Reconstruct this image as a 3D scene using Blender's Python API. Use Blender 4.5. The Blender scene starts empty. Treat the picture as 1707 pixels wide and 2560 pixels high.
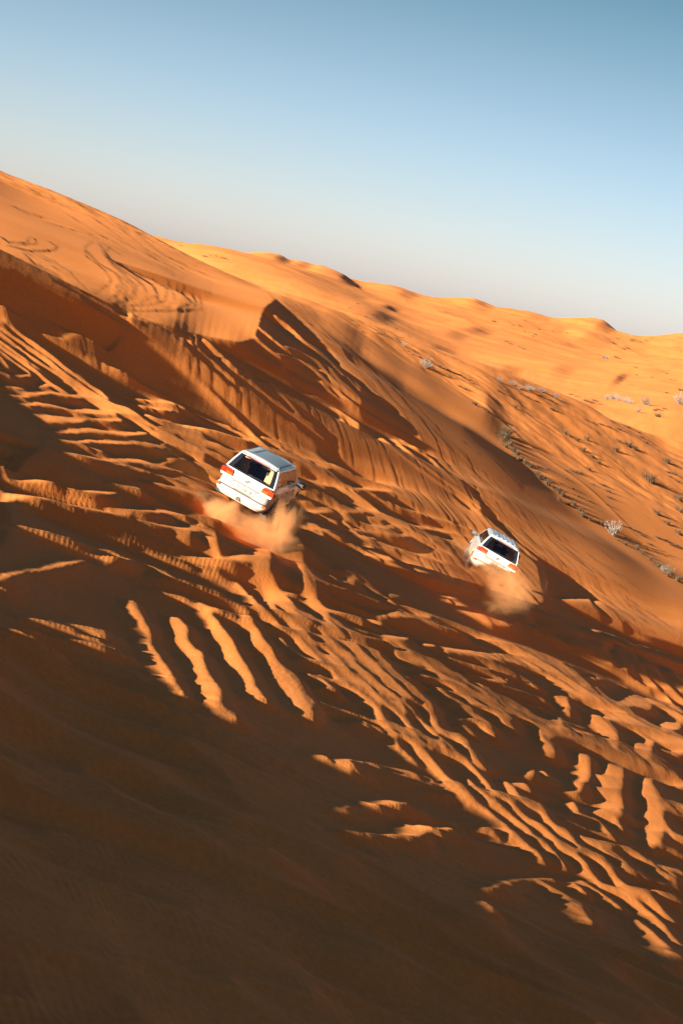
import bpy, bmesh, math, random
import numpy as np
from mathutils import Matrix, Vector, Euler

random.seed(4)
RNG = np.random.RandomState(7)
scene = bpy.context.scene
COL = scene.collection
PI = math.pi

# ---------------------------------------------------------------- camera
W0, H0 = 1707.0, 2560.0
LENS = 70.0
FPX = LENS / 36.0 * H0
ROLL = math.radians(12.0)
PITCH = math.atan(557.7 / FPX)
cr, sr, cp, sp = math.cos(ROLL), math.sin(ROLL), math.cos(PITCH), math.sin(PITCH)
cam_d = bpy.data.cameras.new('camera')
cam_d.sensor_fit = 'VERTICAL'
cam_d.sensor_height = 36.0
cam_d.sensor_width = 24.0
cam_d.lens = LENS
cam_d.clip_start = 0.1
cam_d.clip_end = 20000.0
cam = bpy.data.objects.new('camera', cam_d)
COL.objects.link(cam)
RIGHT = Vector((1, 0, 0)); DOWN = Vector((0, -sp, -cp)); FWD = Vector((0, cp, -sp))
cx_ = RIGHT * cr - DOWN * sr
cy_ = -RIGHT * sr - DOWN * cr
cz_ = -FWD
cam.matrix_world = Matrix(((cx_.x, cy_.x, cz_.x, 0), (cx_.y, cy_.y, cz_.y, 0), (cx_.z, cy_.z, cz_.z, 0), (0, 0, 0, 1)))
scene.camera = cam

# ---------------------------------------------------------------- light
SUN_AZ = math.radians(37.0)       # the light travels towards +x +y
SUN_EL = math.radians(13.5)
TANE = math.tan(SUN_EL)
UX, UY = math.sin(SUN_AZ), math.cos(SUN_AZ)       # unit vector the light travels along
VX, VY = math.cos(SUN_AZ), -math.sin(SUN_AZ)
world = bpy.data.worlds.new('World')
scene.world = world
world.use_nodes = True
wn = world.node_tree
for n in list(wn.nodes):
    wn.nodes.remove(n)
w_out = wn.nodes.new('ShaderNodeOutputWorld')
w_bg = wn.nodes.new('ShaderNodeBackground')
w_sky = wn.nodes.new('ShaderNodeTexSky')
w_sky.sky_type = 'NISHITA'
w_sky.sun_disc = False
w_sky.sun_elevation = SUN_EL
w_sky.sun_rotation = SUN_AZ + PI
w_sky.altitude = 0.0
w_sky.air_density = 1.0
w_sky.dust_density = 0.6
w_sky.ozone_density = 1.0
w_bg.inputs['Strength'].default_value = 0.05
# sky tint by height above the horizon; upper stops brightened to fill the shade
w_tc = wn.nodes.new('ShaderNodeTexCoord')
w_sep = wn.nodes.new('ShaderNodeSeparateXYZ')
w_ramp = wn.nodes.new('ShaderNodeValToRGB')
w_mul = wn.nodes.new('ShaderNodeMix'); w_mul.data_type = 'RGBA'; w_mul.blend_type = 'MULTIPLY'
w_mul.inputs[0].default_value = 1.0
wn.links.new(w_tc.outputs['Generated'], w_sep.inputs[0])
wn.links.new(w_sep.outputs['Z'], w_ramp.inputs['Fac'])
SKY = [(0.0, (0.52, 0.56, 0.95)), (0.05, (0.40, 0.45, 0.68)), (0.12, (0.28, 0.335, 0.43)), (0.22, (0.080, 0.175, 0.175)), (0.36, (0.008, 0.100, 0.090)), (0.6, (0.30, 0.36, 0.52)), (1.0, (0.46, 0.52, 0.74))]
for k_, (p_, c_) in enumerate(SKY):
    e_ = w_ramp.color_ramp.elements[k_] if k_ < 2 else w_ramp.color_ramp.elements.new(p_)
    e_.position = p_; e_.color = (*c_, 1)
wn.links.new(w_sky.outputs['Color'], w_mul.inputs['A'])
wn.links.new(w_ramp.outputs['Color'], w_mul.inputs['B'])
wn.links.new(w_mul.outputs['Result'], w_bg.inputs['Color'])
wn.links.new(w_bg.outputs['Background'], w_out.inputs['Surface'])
sun_d = bpy.data.lights.new('sun', 'SUN')
sun_d.energy = 5.0
sun_d.angle = math.radians(0.4)
sun_d.color = (1.0, 0.95, 0.80)
sun = bpy.data.objects.new('sun', sun_d)
COL.objects.link(sun)
sdir = Vector((UX * math.cos(SUN_EL), UY * math.cos(SUN_EL), -math.sin(SUN_EL)))
sun.rotation_euler = sdir.to_track_quat('-Z', 'Y').to_euler()
scene.view_settings.view_transform = 'Standard'
scene.view_settings.look = 'None'
scene.view_settings.gamma = 1.0
scene.view_settings.use_curve_mapping = False
scene.view_settings.exposure = 2.4
scene.render.resolution_x = 682
scene.render.resolution_y = 1024
scene.cycles.max_bounces = 6
scene.cycles.diffuse_bounces = 3
scene.cycles.volume_bounces = 2


# ---------------------------------------------------------------- geometry of the view
def pix_ray(x, y):
    """photo pixel -> azimuth and tangent of elevation of the sight line"""
    dx, dy = np.asarray(x, float) - W0 / 2, np.asarray(y, float) - H0 / 2
    a = dx * cr + dy * sr
    b = -dx * sr + dy * cr
    rx = a
    ry = -b * sp + FPX * cp
    rz = -b * cp - FPX * sp
    return np.arctan2(rx, ry), rz / np.hypot(rx, ry)


def to_pix(x, y, z):
    f = y * cp - z * sp
    a = x
    b = -y * sp - z * cp
    f = np.where(f > 0.1, f, 0.1)
    a = a / f * FPX
    b = b / f * FPX
    return a * cr - b * sr + W0 / 2, a * sr + b * cr + H0 / 2


# ---------------------------------------------------------------- smooth noise
def hash2(ix, iy, seed):
    h = (ix.astype(np.int64) * 374761393 + iy.astype(np.int64) * 668265263 + seed * 1442695041) & 0xFFFFFFFF
    h = ((h ^ (h >> 13)) * 1274126177) & 0xFFFFFFFF
    h = h ^ (h >> 16)
    return (h & 0xFFFF).astype(np.float32) / 32767.5 - 1.0


def vnoise(x, y, seed=0):
    ix = np.floor(x); iy = np.floor(y)
    fx = (x - ix).astype(np.float32); fy = (y - iy).astype(np.float32)
    ix = ix.astype(np.int64); iy = iy.astype(np.int64)
    sx = fx * fx * fx * (fx * (fx * 6 - 15) + 10)
    sy = fy * fy * fy * (fy * (fy * 6 - 15) + 10)
    a = hash2(ix, iy, seed); b = hash2(ix + 1, iy, seed)
    c = hash2(ix, iy + 1, seed); d = hash2(ix + 1, iy + 1, seed)
    return a + (b - a) * sx + (c - a) * sy + (a - b - c + d) * sx * sy


def fbm(x, y, seed=0, octv=4, gain=0.5):
    s = 0; amp = 1.0; tot = 0
    for k in range(octv):
        s = s + amp * vnoise(x * (2.03 ** k) + 17.3 * k, y * (2.03 ** k) - 9.1 * k, seed + k)
        tot += amp; amp *= gain
    return s / tot


def smooth01(x):
    x = np.clip(x, 0, 1)
    return x * x * (3 - 2 * x)


# ---------------------------------------------------------------- large shape of the dunes
def plane_z(x, y):
    return -8.4 - 0.300 * (x + 2.0) + 0.032 * (y - 19.6)


CP = []          # az, ln r, t
DS = 1.4         # metres per unit of distance in the lists below


def cpt(px, py, r, hide=0.0):
    az, t = pix_ray(px, py)
    CP.append((float(az), math.log(r * DS), float(t) - hide))


for azd in (-42, -28, -14, -9, -3, 3, 9, 14, 28, 42):
    for r in (8, 12, 18, 25, 35, 47):
        a = math.radians(azd)
        x, y = r * math.sin(a), r * math.cos(a)
        if azd > 0 and r > 28 and azd < 28:
            continue
        CP.append((a, math.log(r), plane_z(x, y) / r))
# ground of the valley seen from near to far, read off the photograph
for p in [(0, 1100, 40), (0, 1000, 44.5), (0, 900, 48.5), (0, 790, 52.5), (-60, 1060, 41), (-60, 870, 48.5), (-60, 760, 52.5), (0, 1250, 34.5),
          
          ]:
    cpt(*p)


def stretch(px):
    return float(np.interp(px, STX, STF))


STX = [-150, 0, 150, 400, 650, 1100, 1300, 1450, 1600, 1800]
STF = [1, 1, 1, 1, 1, 1, 1, 1, 1, 1]
for p in [# foot of the steep face
          
          # crest above the dark face
          (-60, 640, 57), (0, 670, 56.5), (150, 745, 57), (330, 795, 58.5), (480, 835, 60.5), (600, 850, 63), (650, 800, 71),
          (690, 757, 80),
          # slip face
          
          # crease
          (740, 800, 85), (786, 831, 86),
          
          (800, 800, 97), (900, 900, 96), (1000, 990, 94), (1100, 1070, 92), (1200, 1170, 89), (1300, 1270, 85), 
          
          # lit plateau
          (0, 600, 63), (100, 650, 63), (0, 540, 73), (200, 680, 65), (300, 720, 65), (450, 760, 68), (450, 700, 84), (300, 640, 82),
          (150, 560, 86), (0, 480, 98), (560, 720, 84), (620, 740, 80),
          # skyline of the big dune
          (-150, 395, 130), (0, 457, 130), (100, 492, 128), (220, 540, 125), (330, 580, 120), (430, 628, 115), (520, 668, 112), (590, 695, 108),
          (650, 715, 104),
          # ridge that bounds the face on the right
          (700, 728, 103), (760, 752, 103), (820, 780, 103), (870, 815, 103), (930, 870, 103), (980, 915, 103.5), (1040, 955, 104),
          (1150, 1005, 104), (1210, 1040, 103), (1250, 1110, 102), (1310, 1190, 100), (1390, 1265, 97), (1480, 1335, 93), (1580, 1405, 90),
          (1707, 1480, 88)]:
    cpt(p[0], p[1], p[2] * stretch(p[0]))
SOLVED = [(1900, 1640, 72.9), (650, 1290, 47.5), (560, 1180, 49.8), (1240, 1440, 61.5), (1150, 1340, 64.6), (900, 1420, 49.3), (300, 1200, 40.6), (200, 980, 50.1), (400, 1080, 50.0), (1550, 1560, 69.0), (1707, 1620, 72.5), (1600, 1675, 62.7), (1500, 1800, 46.7), (1707, 1800, 54.7), (1707, 2000, 41.0), (700, 1140, 58.1), (850, 1220, 59.2), (1000, 1290, 60.9), (250, 900, 54.5), (450, 1040, 55.0), (300, 850, 60.5), (450, 930, 62.9), (600, 960, 64.8), (700, 900, 70.7), (750, 1040, 67.6), (900, 1080, 69.2), (850, 980, 73.5), (1000, 1180, 66.9), (1051, 1100, 77.7), (1200, 1243, 72.1), (1300, 1360, 69.7), (950, 1000, 78.3), (1000, 1530, 45.2), (1707, 1560, 75.7), (1500, 1450, 73.8), (1400, 1400, 72.0), (1200, 1600, 48.6), (1400, 1600, 58.4), (700, 1600, 33.0), (400, 1500, 31.2), (100, 1400, 29.0), (1200, 1900, 32.6), (1450, 1950, 36.6), (856, 920, 79.7)]      # solved
for p in SOLVED:
    cpt(*p)
# ground hidden right behind those ridges
for p in [(-150, 375, 170, .06), (0, 437, 170, .06), (220, 528, 165, .05), (430, 628, 150, .04), (590, 695, 145, .03), (700, 728, 146, .03),
          (820, 780, 140, .018), (930, 870, 136, .012), (1040, 955, 126, .006)]:
    cpt(p[0], p[1], p[2] * stretch(p[0]), p[3])
# far country
for p in [(1250, 1070, 142), (1330, 1160, 149), (1410, 1235, 152), (1500, 1300, 152), (1600, 1370, 149), (1707, 1440, 144),
          (1400, 1130, 162), (1550, 1200, 172), (1650, 1300, 162), (1707, 1180, 190), (1480, 1060, 198), (1707, 1060, 225),
          (1300, 1020, 178), (1150, 960, 188), (1050, 900, 214), (960, 860, 240), (1200, 960, 230), (1350, 1000, 225), (1500, 1010, 240),
          (1600, 1000, 270), (900, 790, 330), (1100, 880, 330), (1300, 930, 330), (1500, 960, 350), (1707, 985, 360),
          (760, 730, 360), (640, 690, 380), (500, 640, 420),
          (900, 750, 480), (1100, 830, 470), (1300, 880, 480), (1500, 920, 520), (1707, 940, 540),
          (1000, 760, 650), (1200, 810, 650), (1400, 860, 700), (1600, 890, 800),
          (425, 606, 600), (500, 622, 620), (566, 640, 640), (665, 643, 650), (740, 672, 660), (800, 676, 700), (850, 705, 740), (947, 718, 800),
          (1090, 752, 900), (1186, 766, 950), (1250, 778, 1000), (1340, 804, 1100), (1415, 817, 1150), (1490, 822, 1150), (1545, 850, 1200),
          (1640, 862, 1400), (1707, 864, 1500), (1800, 884, 1500),
          (250, 570, 600), (0, 510, 600), (-200, 470, 600)]:
    cpt(*p)
for azd in (-42, -28, -16, -8, 0, 8, 16, 28, 42):
    CP.append((math.radians(azd), math.log(3500), -0.0075))
    CP.append((math.radians(azd), math.log(2200), -0.0090))
for azd, zz in ((-17, (-7.0, -5.5, -4.0, -2.5, -1.0, 1.0)), (-24, (-8.0, -6.5, -5.0, -4.0, -3.0, -2.0)), (-32, (-8.5, -7.5, -6.5, -6.0, -5.0, -4.0))):
    for r, z_ in zip((55, 70, 90, 120, 150, 190), zz):
        CP.append((math.radians(azd), math.log(r), z_ / r))
for r in (60, 100, 200, 500, 1200):
    CP.append((math.radians(-42), math.log(r), [-.15, -.07, -.03, -.012, -.008][(60, 100, 200, 500, 1200).index(r)]))
    CP.append((math.radians(42), math.log(r), [-.22, -.16, -.07, -.025, -.012][(60, 100, 200, 500, 1200).index(r)]))
CP = np.array(CP)
SAZ, SLR = 7.0, 1.0            # scaling of azimuth against ln r


def tps_fit(P, smooth):
    X = P[:, 0] * SAZ; Y = P[:, 1] * SLR
    n = len(P)
    d2 = (X[:, None] - X[None]) ** 2 + (Y[:, None] - Y[None]) ** 2
    K = 0.5 * d2 * np.log(d2 + 1e-12) + np.eye(n) * smooth
    Q = np.stack([np.ones(n), X, Y], 1)
    A = np.block([[K, Q], [Q.T, np.zeros((3, 3))]])
    return np.linalg.solve(A, np.concatenate([P[:, 2], np.zeros(3)]))


COEF = tps_fit(CP, 2e-4)
AZ0, AZ1, NAZ = math.radians(-45), math.radians(45), 451
LR0, LR1, NLR = math.log(3.0), math.log(4200.0), 640


def tps_grid():
    az = np.linspace(AZ0, AZ1, NAZ); lr = np.linspace(LR0, LR1, NLR)
    A, L = np.meshgrid(az * SAZ, lr * SLR, indexing='ij')
    out = np.full(A.shape, COEF[-3]) + COEF[-2] * A + COEF[-1] * L
    for i in range(len(CP)):
        d2 = (A - CP[i, 0] * SAZ) ** 2 + (L - CP[i, 1] * SLR) ** 2
        out += COEF[i] * 0.5 * d2 * np.log(d2 + 1e-12)
    return out.astype(np.float32)


TG = tps_grid()


def cubic(G, fi, fj):
    """Catmull-Rom sampling of grid G at fractional indices"""
    ni, nj = G.shape
    fi = np.clip(fi, 0, ni - 1.001); fj = np.clip(fj, 0, nj - 1.001)
    i = np.floor(fi).astype(np.int32); j = np.floor(fj).astype(np.int32)
    a = (fi - i).astype(np.float32); b = (fj - j).astype(np.float32)

    def wts(t):
        return [-.5 * t + t * t - .5 * t ** 3, 1 - 2.5 * t * t + 1.5 * t ** 3, .5 * t + 2 * t * t - 1.5 * t ** 3, -.5 * t * t + .5 * t ** 3]
    wa, wb = wts(a), wts(b)
    out = 0
    for p in range(4):
        ip = np.clip(i + p - 1, 0, ni - 1)
        row = 0
        for q in range(4):
            jq = np.clip(j + q - 1, 0, nj - 1)
            row = row + wb[q] * G[ip, jq]
        out = out + wa[p] * row
    return out


def bilin(G, fi, fj):
    ni, nj = G.shape
    fi = np.clip(fi, 0, ni - 1.001); fj = np.clip(fj, 0, nj - 1.001)
    i = np.floor(fi).astype(np.int32); j = np.floor(fj).astype(np.int32)
    a = (fi - i).astype(np.float32); b = (fj - j).astype(np.float32)
    return (G[i, j] * (1 - a) * (1 - b) + G[i + 1, j] * a * (1 - b) + G[i, j + 1] * (1 - a) * b + G[i + 1, j + 1] * a * b)


def base_z(x, y):
    r = np.hypot(x, y)
    az = np.arctan2(x, y)
    t = cubic(TG, (np.clip(az, AZ0, AZ1) - AZ0) / (AZ1 - AZ0) * (NAZ - 1), (np.log(np.maximum(r, 3.0)) - LR0) / (LR1 - LR0) * (NLR - 1))
    z = t * np.maximum(r, 3.0)
    k = smooth01((np.abs(az) - math.radians(45)) / math.radians(40))     # behind and far to the sides: level country
    flat = -9.0 + 1.5 * fbm(x / 40, y / 40, 31, 3)
    z = z * (1 - k) + flat * k
    # low swells in the near valley
    sw = smooth01((43 - r) / 14)
    n1 = fbm((x + 0.5 * y) * 0.16, (y - 0.3 * x) * 0.42, 81, 2)
    n2 = fbm((x + 0.5 * y) * 0.30 + 9, (y - 0.3 * x) * 0.75, 83, 2)
    z = z + sw * (0.75 * (0.5 - np.sqrt(n1 * n1 + 0.002)) + 0.34 * (0.5 - np.sqrt(n2 * n2 + 0.002)))
    z = z + 6.9 * np.exp(-((x * 1.0) ** 2 + (y + 3.2) ** 2) / 36.0)      # the crest the photographer stands on
    return z
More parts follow.
